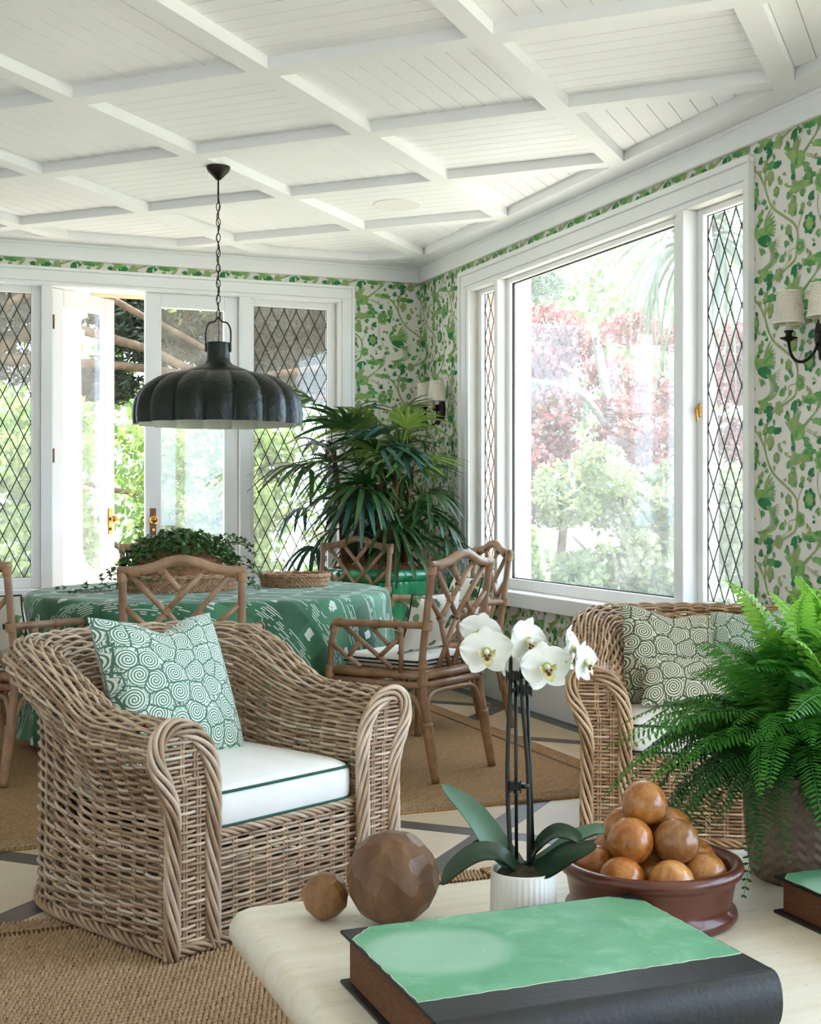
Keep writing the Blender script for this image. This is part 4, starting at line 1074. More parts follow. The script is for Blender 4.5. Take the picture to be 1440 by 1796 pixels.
# ------------------------------------------------------------------ rugs
def rug_dining():
    x0, x1, y0, y1 = 0.02, 2.94, 4.667, 7.40
    root = empty('dining_rug', (x0, y0, 0), 0, 'honey jute rug under the dining table with a dark inset line', 'rug')
    W, D = x1 - x0, y1 - y0
    MB().bevbox(0, W, 0, D, 0.0, 0.012, b=0.003).build('field', 'jute_fine', root)
    t = MB(); i0, i1 = 0.105, 0.122
    for q in ((i0, i1, i0, D - i0), (W - i1, W - i0, i0, D - i0), (i1, W - i1, D - i1, D - i0)): t.bevbox(*q, 0.0115, 0.0135, b=0.0008)
    t.build('inset_line', 'jute_dark', root)
    bd = MB()
    for kx in range(int(W / 0.022)):
        for r_ in range(5):
            cx, cy = 0.011 + kx * 0.022 + (0.005 if r_ % 2 else -0.005), 0.012 + r_ * 0.02
            if cx > W - 0.01: continue
            a = 0.5 if r_ % 2 else -0.5
            ca_, sa_ = math.cos(a), math.sin(a)
            P = [(-.012, -.007, 0), (.012, -.007, 0), (.012, .007, 0), (-.012, .007, 0), (-.006, -.003, .006), (.006, -.003, .006), (.006, .003, .006), (-.006, .003, .006)]
            bd.add([(cx + p[0] * ca_ - p[1] * sa_, cy + p[0] * sa_ + p[1] * ca_, 0.0115 + p[2]) for p in P], [(4, 5, 6, 7), (0, 1, 5, 4), (1, 2, 6, 5), (2, 3, 7, 6), (3, 0, 4, 7)])
    o = bd.build('braided_edge', 'jute', root); o['kind'] = 'stuff'
rug_dining()
def rug_front():
    # chunky woven loops built as relief
    x0, x1, y0, y1 = -1.0, 2.6, 0.9, 3.86
    root = empty('living_rug', (0, 0, 0), 0, 'chunky brown woven rug in front of the weathered wicker armchair', 'rug')
    MB().box(x0, x1, y0, y1, 0.0, 0.004).build('backing', 'jute_dark', root)
    vx0, vx1, vy0, vy1 = -0.15, 1.75, 2.15, y1
    px, py = 0.0128, 0.0196
    nx_, ny_ = int((vx1 - vx0) / px), int((vy1 - vy0) / py)
    I, J = np.meshgrid(np.arange(nx_), np.arange(ny_), indexing='ij'); I, J = I.ravel(), J.ravel()
    r = np.random.default_rng(5); n = len(I)
    cx = vx0 + (I + 0.5 + 0.5 * (J % 2)) * px + r.normal(0, .0008, n); cy = vy0 + (J + 0.5) * py + r.normal(0, .0005, n)
    hh = 0.0135 + r.normal(0, .0006, n); line = (np.abs(cy - (y1 - 0.115)) < 0.008)
    L, Wd = px * 0.45, py * 0.44
    base = np.array([(-1, -.75, 0), (0, -1, 0), (1, -.75, 0), (1, .75, 0), (0, 1, 0), (-1, .75, 0), (-.55, -.35, .9), (.55, -.35, .9), (.55, .35, .9), (-.55, .35, .9), (0, 0, 1.15)])
    V = np.empty((n, 11, 3)); V[:, :, 0] = cx[:, None] + base[None, :, 0] * L; V[:, :, 1] = cy[:, None] + base[None, :, 1] * Wd + 0.12 * base[None, :, 0] * L; V[:, :, 2] = 0.003 + base[None, :, 2] * (hh[:, None] - .003)
    f = np.array([(0, 1, 6), (1, 7, 6), (1, 2, 7), (2, 3, 7), (3, 8, 7), (3, 4, 8), (4, 9, 8), (4, 5, 9), (5, 0, 9), (0, 6, 9), (6, 7, 10), (7, 8, 10), (8, 9, 10), (9, 6, 10)])
    F = (f[None] + 11 * np.arange(n)[:, None, None]).reshape(-1, 3)
    o = obj('woven_loops', fast_mesh('woven_loops', V.reshape(-1, 3), F, ['jute', 'jute_dark'], True, mi=np.repeat(line.astype(np.int32), 14)), root); o['kind'] = 'stuff'
    MB().box(x0, vx0, y0, y1, 0.004, 0.010).build('far_field', 'jute_fine', root)
    MB().box(vx0, x1, y0, vy0, 0.004, 0.010).build('near_field', 'jute_fine', root)
    MB().box(vx1 + px, x1, vy0, y1, 0.004, 0.010).build('side_field', 'jute_fine', root)
rug_front()
# ------------------------------------------------------------------ palm in the corner
def fan_mesh(name, m, nl=8, L=0.30, spread=2.2, droop=0.10, w=0.017, seed=0):
    r = random.Random(seed); b = MB()
    for k in range(nl):
        a = -spread / 2 + spread * k / (nl - 1) + r.uniform(-.06, .06); l = L * (0.78 + 0.22 * math.cos(a)) * r.uniform(.92, 1.08)
        n = 6; dr = droop * r.uniform(.7, 1.5)
        V = []
        for i in range(n + 1):
            t_ = i / n; ww = w * (math.sin(PI * (0.12 + 0.80 * t_)) ** 0.6) * (1 if t_ < .92 else .75); x = l * t_ * math.cos(a); y = l * t_ * math.sin(a); z = -dr * t_ ** 2.2 + 0.02 * math.sin(PI * t_)
            px, py = -math.sin(a) * ww, math.cos(a) * ww
            V += [(x + px, y + py, z + 0.25 * ww), (x, y, z - 0.15 * ww), (x - px, y - py, z + 0.25 * ww)]
        b.add(V, [f for i in range(n) for f in ((3 * i, 3 * i + 1, 3 * i + 4, 3 * i + 3), (3 * i + 1, 3 * i + 2, 3 * i + 5, 3 * i + 4))])
    b.tube([(0, 0, 0), (-0.10, 0, -0.035), (-0.19, 0, -0.10)], 0.0035, 6)
    return b.mesh(name, m, True)
PP = (2.84, 7.74)
PS = 1.06
palm = empty('potted_palm', (PP[0], PP[1], 0), 0, 'lady palm with fan leaves in a fluted green glazed pot', 'plant')
nf = 44
b = MB(); b.lathe([(0.0, 0.0), (0.19, 0.0), (0.20, 0.02), (0.215, 0.10), (0.245, 0.3), (0.272, 0.5), (0.285, 0.66), (0.285, 0.68)], 176, rf=lambda a, r, z: 1 + 0.025 * (abs(math.sin(nf / 2 * a)) - 0.5) * (1 if 0.03 < z < 0.67 else 0))
b.lathe([(0.283, 0.68), (0.302, 0.69), (0.308, 0.715), (0.305, 0.74), (0.29, 0.752), (0.262, 0.752), (0.255, 0.70), (0.0, 0.695)], 96)
pot_ = b.build('pot', 'glaze_green', palm, smooth=True); pot_.scale = (1.08, 1.08, 1.05)
co = MB()
for i in range(900):
    a, rr = rng.uniform(0, 2 * PI), 0.25 * math.sqrt(rng.random()); x, y = rr * math.cos(a), rr * math.sin(a); z = 0.735 + 0.055 * (1 - (rr / .25) ** 2) * rng.random()
    d = rng.uniform(0, 2 * PI); l = rng.uniform(.02, .045)
    co.tube([(x, y, z), (x + l * .5 * math.cos(d), y + l * .5 * math.sin(d), z + rng.uniform(0, .02)), (x + l * math.cos(d + .6), y + l * math.sin(d + .6), z + rng.uniform(-.01, .01))], 0.0012, 3)
co.lathe([(0.256, 0.72), (0.15, 0.755), (0.0, 0.765)], 24)
o = co.build('coir_mulch', 'coir', palm); o['kind'] = 'stuff'; o.scale = (1.06, 1.06, 1.06)
fans = [fan_mesh('leaf', 'palm_leaf', 8, .30, 2.3, .10, .016, 1), fan_mesh('leaf', 'palm_leaf', 9, .34, 2.7, .16, .016, 2), fan_mesh('leaf', 'palm_leaf_light', 9, .32, 2.2, .12, .015, 3), fan_mesh('leaf', 'palm_leaf_blue', 7, .30, 2.0, .20, .018, 4), fan_mesh('leaf', 'palm_leaf', 6, .26, 1.8, .08, .018, 5)]
stems = [(-.20, .10, 1.02, -.06, .05), (-.13, -.02, .82, -.03, -.02), (-.16, .14, .70, -.05, .05), (.02, .06, .98, .02, .03), (.07, -.03, 1.0, .03, -.02), (.11, .05, .90, .06, .02), (.03, -.06, .72, .0, -.05), (.14, -.05, .62, .07, -.05), (.16, .0, .95, .05, -.03)]
for k, (sx, sy, h, lx_, ly_) in enumerate(stems):
    h *= .92 if k >= 3 else 1.0
    P = spline([(sx, sy, .73), (sx + lx_ * .3, sy + ly_ * .3, .73 + h * .35), (sx + lx_, sy + ly_, .73 + h * .8)], 6)
    MB().tube(P, np.linspace(.023, .015, len(P)), 9).build('stem', 'trunk_fibre', palm, smooth=True)
    top = P[-1]; n = 10 if h > .8 else 7
    for i in range(n):
        f = i / (n - 1); zt = .73 + h * (0.36 + 0.58 * f); az = 2.4 * i + k * 1.1
        el = 0.95 - 1.05 * (1 - f) - rng.uniform(0, .25)
        rad = 0.20 + 0.07 * (1 - f)
        q = np.array([sx + lx_ * f, sy + ly_ * f, zt]); d = np.array([math.cos(az) * math.cos(el), math.sin(az) * math.cos(el), math.sin(el)])
        p = q + d * rad
        lim = (XR - 0.03 - PP[0], YB - 0.03 - PP[1])
        hd = np.array([math.cos(az), math.sin(az)])
        for _ in range(8):
            if p[0] + max(0.0, hd[0]) * .27 + abs(hd[1]) * .17 < lim[0] and p[1] + max(0.0, hd[1]) * .27 + abs(hd[0]) * .17 < lim[1]: break
            az += 0.8; hd = np.array([math.cos(az), math.sin(az)]); d = np.array([math.cos(az) * math.cos(el), math.sin(az) * math.cos(el), math.sin(el)]); p = q + d * rad
        if zt < 1.2 and math.cos(az - math.radians(225)) > .55: az += 1.6; d = np.array([math.cos(az) * math.cos(el), math.sin(az) * math.cos(el), math.sin(el)]); p = q + d * rad
        me = fans[2] if (f > .8 and rng.random() < .6 and k >= 3) else fans[3] if rng.random() < .16 else rng.choice([fans[0], fans[1], fans[4]])
        ro = Euler((rng.uniform(-.3, .3), -el + rng.uniform(-.1, .35), az)); sc_ = rng.uniform(.85, 1.12)
        for _ in range(7):
            mt = Matrix.LocRotScale(Vector(p), ro, Vector((sc_, sc_, sc_))); W_ = [mt @ v.co for v in me.vertices]
            if all(w.x + PP[0] < XR - .012 and w.y + PP[1] < YB - .012 and not (w.x + PP[0] > 3.26 and 7.5 < w.y + PP[1] < 8.26 and 1.72 < w.z < 2.06) for w in W_): obj('leaf', me, palm, tuple(p), ro, [sc_] * 3); break
            sc_ *= .9; p = p * np.array([.94, .94, 1.0])

# ------------------------------------------------------------------ baskets and ivy on the table
def basket(loc, rx, ry, h, label, rows=7):
    root = empty('woven_basket', loc, 0, label, 'basket', 'baskets on the dining table')
    n = 44
    knot = MB(); knot.sphere((0, 0, 0), 0.0085, 8, 6, sc=(1.55, 0.8, 0.75)); km = knot.mesh('strand', 'seagrass', True)
    W = MB()
    for r_ in range(rows):
        z = 0.007 + h * r_ / rows; k = 1.0 + 0.06 * r_ / rows
        cnt = int(2 * PI * rx / 0.021)
        for i in range(cnt):
            a = 2 * PI * (i + 0.5 * (r_ % 2)) / cnt; t_ = (1 if r_ % 2 else -1) * 0.45
            cx, cy = rx * k * math.cos(a), ry * k * math.sin(a); ta = math.atan2(ry * math.cos(a), -rx * math.sin(a))
            V = [(math.cos(q) * .014, math.sin(q) * .0065) for q in np.linspace(0, 2 * PI, 7)[:-1]]
            o_ = (math.cos(a), math.sin(a))
            pts = []
            for (u, v) in V:
                uu = u * math.cos(t_) - v * math.sin(t_); vv = u * math.sin(t_) + v * math.cos(t_)
                pts.append((cx + uu * math.cos(ta), cy + uu * math.sin(ta), z + vv))
            c0 = (cx + o_[0] * .006, cy + o_[1] * .006, z)
            W.add(pts + [c0], [(j, (j + 1) % 6, 6) for j in range(6)])
    o = W.build('woven_side', 'seagrass', root, smooth=False); o['kind'] = 'stuff'
    L = MB(); A = [(2 * PI * i / n) for i in range(n)]
    G_ = np.array([[((rx * f) * math.cos(a), (ry * f) * math.sin(a), z) for (f, z) in ((0.02, .004), (.9, .004), (.97, .008), (1.02, h), (1.0, h), (.96, .012), (.9, .010), (0.02, .010))] for a in A]); L.grid(G_, closed_u=True)
    L.build('lining', 'seagrass', root)
    rim = MB()
    for k in range(2):
        rim.tube([(rx * 1.055 * math.cos(a) , ry * 1.055 * math.sin(a), h + 0.006 * math.sin(11 * a + PI * k)) for a in np.linspace(0, 2 * PI, 130)[:-1]], 0.0068, 6, closed=True)
    rim.build('rim', 'seagrass', root, smooth=True)
    return root
IV = (1.30, 6.42); basket((IV[0], IV[1], TZ), 0.275, 0.20, 0.075, 'oval seagrass basket holding the ivy', 7)
basket((1.93, 6.55, TZ), 0.175, 0.15, 0.06, 'empty shallow seagrass basket beside the ivy', 6)
ivy = empty('ivy_arrangement', (IV[0], IV[1], TZ + 0.012), 0, 'mound of trailing green ivy on coir filling the oval basket', 'plant')
mo = MB(); mo.lathe([(0.0, .20), (.10, .19), (.17, .15), (.215, .09), (.235, .03), (.23, .0)], 28, rf=lambda a, r, z: 1.0 + 0.06 * math.sin(5 * a) + .04 * math.sin(11 * a + 9 * z))
for i in range(len(mo.v)): x, y, z = mo.v[i]; mo.v[i] = (x * 1.08, y * .78, z)
mo.build('root_ball', 'coir', ivy, smooth=True)
fz = MB()
for i in range(1500):
    a = rng.uniform(0, 2 * PI); t_ = rng.random(); rr = .23 * math.sqrt(1 - t_ * t_); x, y, z = rr * 1.08 * math.cos(a), rr * .78 * math.sin(a), .02 + .19 * t_
    d = rng.uniform(0, 2 * PI); l = rng.uniform(.02, .05)
    fz.tube([(x, y, z), (x * 1.04 + l * .5 * math.cos(d), y * 1.04 + l * .5 * math.sin(d), z + rng.uniform(-.01, .02)), (x * 1.03 + l * math.cos(d + .7), y * 1.03 + l * math.sin(d + .7), z + rng.uniform(-.02, .01))], 0.0011, 3)
o = fz.build('coir_fibre', 'coir', ivy); o['kind'] = 'stuff'
LF = [(0, 0), (.35, -.42), (.55, -.16), (1.0, 0), (.55, .16), (.35, .42)]
iv = MB()
def ivy_leaf(p, s):
    d = np.array([rng.gauss(0, 1), rng.gauss(0, 1), rng.gauss(0, .5)]); d /= np.linalg.norm(d); n_ = np.array([rng.gauss(0, .5), rng.gauss(0, .5) - .5, 1.0]); n_ -= d * n_.dot(d); n_ /= np.linalg.norm(n_); e = np.cross(n_, d)
    P = [np.array(p) + d * u * s + e * v * s + n_ * (-.18 * s * (u * u) - .15 * s * abs(v)) for u, v in LF]
    lob = [(0, 0), (.1, -.38), (.36, -.52), (.45, -.2), (1.0, 0), (.45, .2), (.36, .52), (.1, .38)]
    P = [np.array(p) + d * u * s + e * v * s + n_ * (-.22 * s * u * u - .2 * s * v * v) for u, v in lob]
    iv.add(P, [(0, 1, 2, 3), (0, 3, 4), (0, 4, 5), (0, 5, 6, 7)])
for i in range(2000):
    a = rng.uniform(0, 2 * PI); t_ = rng.random() ** .6; rr = math.sqrt(max(0, 1 - t_ * t_))
    x, y, z = .30 * rr * math.cos(a), .22 * rr * math.sin(a), .05 + .20 * t_ + rng.uniform(-.02, .05)
    if y < -0.08 and abs(x - 0.05) < .13 and z < .17 and rng.random() < .9: continue
    ivy_leaf((x, y, z), rng.uniform(.018, .034))
for (p0, p1, p2, p3) in (((-.2, -.02, .1), (-.3, -.05, .02), (-.42, -.1, .0), (-.60, -.06, .0)), ((-.2, -.08, .08), (-.28, -.15, .0), (-.40, -.20, .0), (-.50, -.10, .0)), ((-.22, .02, .14), (-.30, -.02, .13), (-.36, -.06, .08), (-.40, -.06, .03)),
                         ((.2, 0, .18), (.28, -.03, .24), (.33, -.05, .22), (.35, -.06, .17)), ((.22, -.05, .12), (.3, -.1, .14), (.34, -.12, .1), (.37, -.14, .05)), ((.2, -.1, .1), (.27, -.18, .1), (.3, -.2, .05), (.33, -.22, .0)), ((.15, .02, .2), (.22, 0, .26), (.30, 0, .25), (.36, -.02, .20)), ((-.05, 0, .22), (-.05, 0, .28), (.0, -.02, .29), (.03, -.03, .27))):
    P = bez(p0, p1, p2, p3, 16); P[:, 2] = np.maximum(P[:, 2], -0.004); MB().tube(P, 0.0018, 4).build('vine_stem', 'ivy_stem', ivy, smooth=True)
    for q in P[::1]:
        for _ in range(2): ivy_leaf((q[0] + rng.uniform(-.015, .015), q[1] + rng.uniform(-.015, .015), max(q[2] + rng.uniform(-.002, .03), .006)), rng.uniform(.018, .034))
o = iv.build('ivy_leaves', 'ivy_leaf', ivy); o['kind'] = 'stuff'
# ------------------------------------------------------------------ coffee table
TT = 0.42
ct = empty('coffee_table', (1.75, 1.62, 0), 0, 'cream travertine coffee table with rounded edges', 'coffee table')
X0, X1, Y0, Y1 = 0.585, 2.95, 0.75, 2.475
b = MB(); sec = [(0.03, TT - 0.075), (0.012, TT - 0.068), (0.0, TT - 0.045), (0.002, TT - 0.025), (0.012, TT - 0.008), (0.022, TT - 0.002), (0.034, TT), (0.05, TT), (0.09, TT)]
def rrect(i):
    x0, x1, y0, y1, r = X0 + i, X1 - i, Y0 + i, Y1 - i, max(0.012, 0.05 - i * .5)
    P = []
    for (cx, cy, a0) in ((x1 - r, y1 - r, 0), (x0 + r, y1 - r, PI / 2), (x0 + r, y0 + r, PI), (x1 - r, y0 + r, 1.5 * PI)):
        for k in range(7): a = a0 + PI / 2 * k / 6; P.append((cx + r * math.cos(a) - 1.75, cy + r * math.sin(a) - 1.62))
    return P
R_ = [[(x, y, z) for x, y in rrect(i)] for i, z in sec]; n = len(R_[0])
V = [p for q in R_ for p in q]; F = [(i * n + j, i * n + (j + 1) % n, (i + 1) * n + (j + 1) % n, (i + 1) * n + j) for i in range(len(R_) - 1) for j in range(n)]
F += [tuple(range((len(R_) - 1) * n, len(R_) * n)), tuple(reversed(range(n)))]
b.add(V, F); b.build('top_slab', 'travertine', ct, smooth=True, autosmooth=40)
for (x, y) in ((-0.62, -0.5), (0.68, -0.5), (-0.62, 0.42), (0.68, 0.42)): MB().bevbox(x - .2, x + .2, y - .14, y + .14, 0.0145, TT - 0.075, b=0.02).build('leg_block', 'travertine', ct)

# ------------------------------------------------------------------ ledgers
def ledger(loc, W, D, H, label, cut=0.05):
    """lying book: spine along -y, boards green with leather spine and corners; origin under its middle"""
    root = empty('ledger_book', loc, 0, label, 'book', 'old ledgers on the coffee table')
    w, d, tb = W / 2, D / 2, 0.006
    for z0, nm in ((0.0, 'lower_board'), (H - tb, 'upper_board')):
        MB().bevbox(-w, w, -d + 0.012, d, z0, z0 + tb, b=0.0012).build(nm, 'book_leather', root)
    MB().bevbox(-w + 0.012, w - 0.012, -d + 0.02, d - 0.014, tb, H - tb, b=0.001).build('page_block', 'page_edge', root)
    s = MB(); n = 14; P = []
    for i in range(n + 1):
        a = PI * (i / n - 0.5); P.append((-d + 0.018 - 0.03 * math.cos(a) ** 0.7, H / 2 + H / 2 * math.sin(a)))
    Q = [(y + 0.006, H / 2 + (z - H / 2) * 0.93) for y, z in P]
    poly = P + Q[::-1]
    s.prism([(y, z) for y, z in poly], -w, w, mp=lambda y, z, x: (x, y, z)); s.build('spine', 'book_leather', root, smooth=True, autosmooth=35)
    sw = D * 0.20                                      # leather shoulder on the board
    r2 = random.Random(3); y0 = -d + sw; e = []
    def edge(p, q, k):
        for i in range(k): t_ = i / k; e.append((p[0] + (q[0] - p[0]) * t_ + r2.uniform(-.0016, .0016), p[1] + (q[1] - p[1]) * t_ + r2.uniform(-.0016, .0016)))
    i_ = 0.004
    edge((-w + i_, y0), (w - i_, y0), 40); edge((w - i_, y0), (w - i_, d - cut), 20); edge((w - i_, d - cut), (w - cut, d - i_), 6); edge((w - cut, d - i_), (-w + cut, d - i_), 40); edge((-w + cut, d - i_), (-w + i_, d - cut), 6); edge((-w + i_, d - cut), (-w + i_, y0), 20)
    MB().prism(e, H - 0.0002, H + 0.0006).build('frayed_edge', 'paper_frayed', root)
    cx = sum(p[0] for p in e) / len(e); cy = sum(p[1] for p in e) / len(e)
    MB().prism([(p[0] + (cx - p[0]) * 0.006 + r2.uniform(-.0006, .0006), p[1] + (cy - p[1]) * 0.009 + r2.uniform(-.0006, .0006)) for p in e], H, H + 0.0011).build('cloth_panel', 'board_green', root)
    return root
ledger((0.940, 1.80, TT), 0.545, 0.415, 0.086, 'big green ledger with black leather spine lying at the front of the coffee table', 0.05)
ledger((1.80, 1.845, TT), 0.50, 0.41, 0.072, 'second old ledger at the right edge, beside the fern planter', 0.03)

# ------------------------------------------------------------------ facetted wooden balls
def facet_ball(c, r, n, seed, label, tint):
    """sphere cut by n planes: each facet flat"""
    q = random.Random(seed); dirs = []
    for i in range(n):
        z = 1 - 2 * (i + .5) / n; a = i * 2.39996 + q.uniform(-.2, .2); s = math.sqrt(1 - z * z); dirs.append(Vector((s * math.cos(a), s * math.sin(a), z + q.uniform(-.05, .05))).normalized())
    import bmesh
    bm = bmesh.new(); bmesh.ops.create_icosphere(bm, subdivisions=3, radius=r * 1.25)
    for d in dirs:
        g_ = bm.verts[:] + bm.edges[:] + bm.faces[:]
        bmesh.ops.bisect_plane(bm, geom=g_, plane_co=d * r * 0.965, plane_no=d, clear_outer=True)
        ed = [e for e in bm.edges if e.is_boundary]
        if ed: bmesh.ops.edgeloop_fill(bm, edges=ed)
    me = bpy.data.meshes.new('facet_ball'); bm.to_mesh(me); bm.free(); me.materials.append(M['facet_wood'])
    o = obj('facet_ball', me, None, c); o.color = (*tint, 1)
    zmin = min(v.co.z for v in me.vertices); o.location.z = TT - zmin
    tag(o, label, 'wooden ball', 'facetted wooden balls'); return o
facet_ball((0.851, 2.252, 0.505), 0.0865, 84, 2, 'large dark facetted wooden ball beside the orchid pot', (.66, .60, .58))
facet_ball((0.744, 2.325, 0.462), 0.043, 46, 5, 'small tan facetted wooden ball left of the large one', (1.05, .96, .80))

# ------------------------------------------------------------------ bowl of polished balls
BC = (1.325, 2.125)
bw = empty('wooden_bowl', (BC[0], BC[1], TT), 0, 'red-brown wooden bowl filled with polished balls', 'bowl')
MB().lathe([(0.0, 0.002), (0.155, 0.002), (0.162, 0.010), (0.160, 0.020), (0.150, 0.028), (0.152, 0.04), (0.158, 0.075), (0.160, 0.082), (0.170, 0.088), (0.174, 0.098), (0.170, 0.108), (0.160, 0.110), (0.152, 0.104), (0.146, 0.085), (0.140, 0.03), (0.0, 0.022)], 64).build('body', 'bowl_lacquer', bw, smooth=True)
r_b = 0.0425
bm_ = MB(); bm_.sphere((0, 0, 0), 1.0, 32, 20); bme = bm_.mesh('polished_ball', 'ball_wood', True)
# three layers packed in the bowl
spots = []
for i in range(7): a = 2 * PI * i / 7 - 1.75; spots.append((0.103 * math.cos(a), 0.103 * math.sin(a), 0.088))
spots.append((0.0, 0.0, 0.075))
for i in range(4): a = 2 * PI * i / 4 - 1.2; spots.append((0.060 * math.cos(a), 0.060 * math.sin(a), 0.150))
spots.append((-0.005, 0.012, 0.208))
names = ['pale spotted ball at the front of the bowl', 'big tan ball at the right front of the bowl', 'amber ball at the right side of the bowl', 'amber ball at the back right of the bowl', 'brown ball at the back of the bowl', 'orange ball at the left back of the bowl', 'small orange ball at the left front of the bowl', 'amber ball buried in the middle of the bowl',
         'speckled grey-brown ball in the second layer, front right', 'amber ball in the second layer, right back', 'amber ball in the second layer, back left', 'large caramel ball in the second layer, front left', 'topmost caramel ball of the pile']
tints = [(1.15, 1.12, 1.05), (.86, .78, .66), (.86, .70, .5), (.8, .65, .5), (.7, .55, .42), (.85, .62, .38), (.9, .64, .36), (.8, .62, .42), (.62, .58, .58), (.72, .55, .42), (.84, .66, .44), (.88, .66, .42), (.85, .70, .5)]
for (x, y, z), nm, tn in zip(spots, names, tints):
    o = obj('polished_ball', bme, None, (BC[0] + x, BC[1] + y, TT + z), (rng.uniform(0, 6), rng.uniform(0, 6), rng.uniform(0, 6)), [r_b * rng.uniform(.99, 1.03)] * 3); o.color = (tn[0] * .92, tn[1] * .84, tn[2] * .78, 1); tag(o, nm, 'wooden ball', 'polished balls in the bowl')

# ------------------------------------------------------------------ orchid
OC = (1.058, 2.125)
orc = empty('potted_orchid', (OC[0], OC[1], TT), 0, 'white orchid with two staked stems in a ribbed white pot', 'orchid')
MB().lathe([(0.0, 0.0), (0.052, 0.0), (0.056, 0.004), (0.0585, 0.03), (0.0595, 0.112), (0.0585, 0.115), (0.055, 0.113), (0.053, 0.095), (0.0, 0.095)], 180, rf=lambda a, r, z: 1 + (0.05 * abs(math.sin(18 * a)) if 0.006 < z < 0.111 and r > .0555 else 0)).build('pot', 'white_ceramic', orc, smooth=True)
ms = MB(); ms.lathe([(0.0545, 0.098), (0.045, 0.112), (0.02, 0.122), (0.0, 0.124)], 26, rf=lambda a, r, z: 1 + .06 * math.sin(7 * a + 60 * z)); ms.build('moss', 'moss', orc)
# camera-right and up in world axes help to lay the stems out
rx_, ry_ = math.cos(math.radians(21.5)), -math.sin(math.radians(21.5))
def rl(r, d, z): return (r * rx_ - d * ry_ * 1.0, r * ry_ + d * rx_, z)       # r to the right, d away, z up
for k, (r0, r1) in enumerate(((-0.022, -0.024), (0.010, -0.004))):
    P = [rl(r0, 0, .11), rl(r0 + (r1 - r0) * .5 - (.006 if k == 0 else -.006), 0.004, .28), rl(r1, 0, .46), rl(r1 + (.0 if k == 0 else .015), 0.02, .50), rl(r1 + (-.02 if k == 0 else .07), .02, .50)]
    MB().tube(spline(P, 8), np.linspace(.0048, .0028, 33), 8).build('flower_stem', 'stem_dark', orc, smooth=True)
    MB().tube([rl(r0 + .010, 0.006, .10), rl(r1 + .010, 0.006, .47)], 0.0033, 8).build('stake', 'clip_black', orc, smooth=True)
    for z in ((.465, .265) if k == 0 else (.44, .12)):
        f = (z - .11) / .35; r_ = r0 + (r1 - r0) * f
        c_ = MB(); c_.bevbox(-.010, .012, -.008, .008, -.008, .008, b=.002)
        for s_ in range(5): c_.box(-.014 + .006 * s_, -.011 + .006 * s_, -.011, -.007, -.011, .011)
        c_.lathe([(.0, -.004), (.008, -.004), (.0095, 0), (.008, .004), (.0, .004)], 12, c=(.02 if k == 0 else -.018, 0, 0))
        o = c_.build('clip', 'clip_black', orc); o.location = rl(r_ + .005, 0.002, z); o.rotation_euler = (PI / 2 * 0, 0, -math.radians(21.5))
def oleaf(pts, w, m, fold=.25, tw=0.0):
    P = spline(pts, 8); n = len(P); T = np.gradient(P, axis=0); T /= np.linalg.norm(T, axis=1)[:, None]
    S = np.cross(T, np.array([0, 0, 1.0])); S /= np.linalg.norm(S, axis=1)[:, None] + 1e-9; U = np.cross(S, T); S, U = S * math.cos(tw) + U * math.sin(tw), U * math.cos(tw) - S * math.sin(tw)
    t_ = np.linspace(0, 1, n); ww = w * np.clip(np.sin(PI * np.clip(.13 + .87 * t_, 0, 1)), 0, 1) ** .55; ww[-1] = .001
    rows = []
    for f in (-1, -.5, 0, .5, 1): rows.append(P + S * (ww * f)[:, None] + U * (ww * fold * (abs(f) ** 1.3))[:, None])
    G_ = np.stack(rows, 1); b = MB(); b.grid(G_); b.grid(G_ - U[:, None, :] * .003, flip=True); b.build('leaf', m, orc, smooth=True)
oleaf([rl(-.005, 0, .112), rl(-.045, .01, .15), rl(-.09, .02, .21), rl(-.148, .03, .262)], .024, 'orchid_leaf', .3, 0.95)
oleaf([rl(-.005, -.01, .11), rl(-.045, -.02, .145), rl(-.085, -.03, .150), rl(-.125, -.04, .128), rl(-.15, -.05, .100)], .021, 'orchid_leaf_dark', .3, 0.6)
oleaf([rl(.0, .01, .11), rl(-.04, .03, .14), rl(-.07, .04, .155), rl(-.10, .05, .14)], .016, 'orchid_leaf_dark', .4)
oleaf([rl(.01, 0, .112), rl(.025, -.01, .155), rl(.055, -.02, .185), rl(.085, -.03, .183), rl(.10, -.04, .172)], .019, 'orchid_leaf_dark', .3, -0.5)
oleaf([rl(.01, .01, .112), rl(.05, .01, .135), rl(.09, 0, .168), rl(.128, -.01, .186), rl(.146, -.02, .186)], .019, 'orchid_leaf', .3, -0.5)
oleaf([rl(.008, -.01, .112), rl(.04, -.03, .125), rl(.08, -.045, .155), rl(.125, -.055, .172)], .026, 'orchid_leaf_dark', .2, -0.75)
def petal_mesh(L, W, cup, m, name, nb=1.0, ruf=0.0):
    n, k = 12, 9; G_ = np.zeros((n, k, 3))
    for i in range(n):
        t_ = i / (n - 1); ww = W * (math.sin(PI * min(1, .07 + .93 * t_ ** nb)) ** .62 if t_ < 1 else 0.02)
        for j in range(k):
            s_ = -1 + 2 * j / (k - 1); G_[i, j] = (s_ * ww, cup * (s_ * s_ * ww * .6) + .12 * L * t_ * (1 - t_) * 2 - cup * .25 * L * t_ * t_ + ruf * math.sin(9 * s_) * t_ * .004, L * t_)
    b = MB(); b.grid(G_); return b.mesh(name, m, True)
pet = petal_mesh(.050, .031, .25, 'orchid_petal', 'petal', .85, 1.0); sep_ = petal_mesh(.046, .0185, .3, 'orchid_petal', 'sepal', .9)
lipb = MB()
lipb.sphere((0, -.006, 0), .0062, 12, 8, sc=(.8, 1.4, .9))
lip_me = lipb.mesh('column', 'orchid_petal', True)
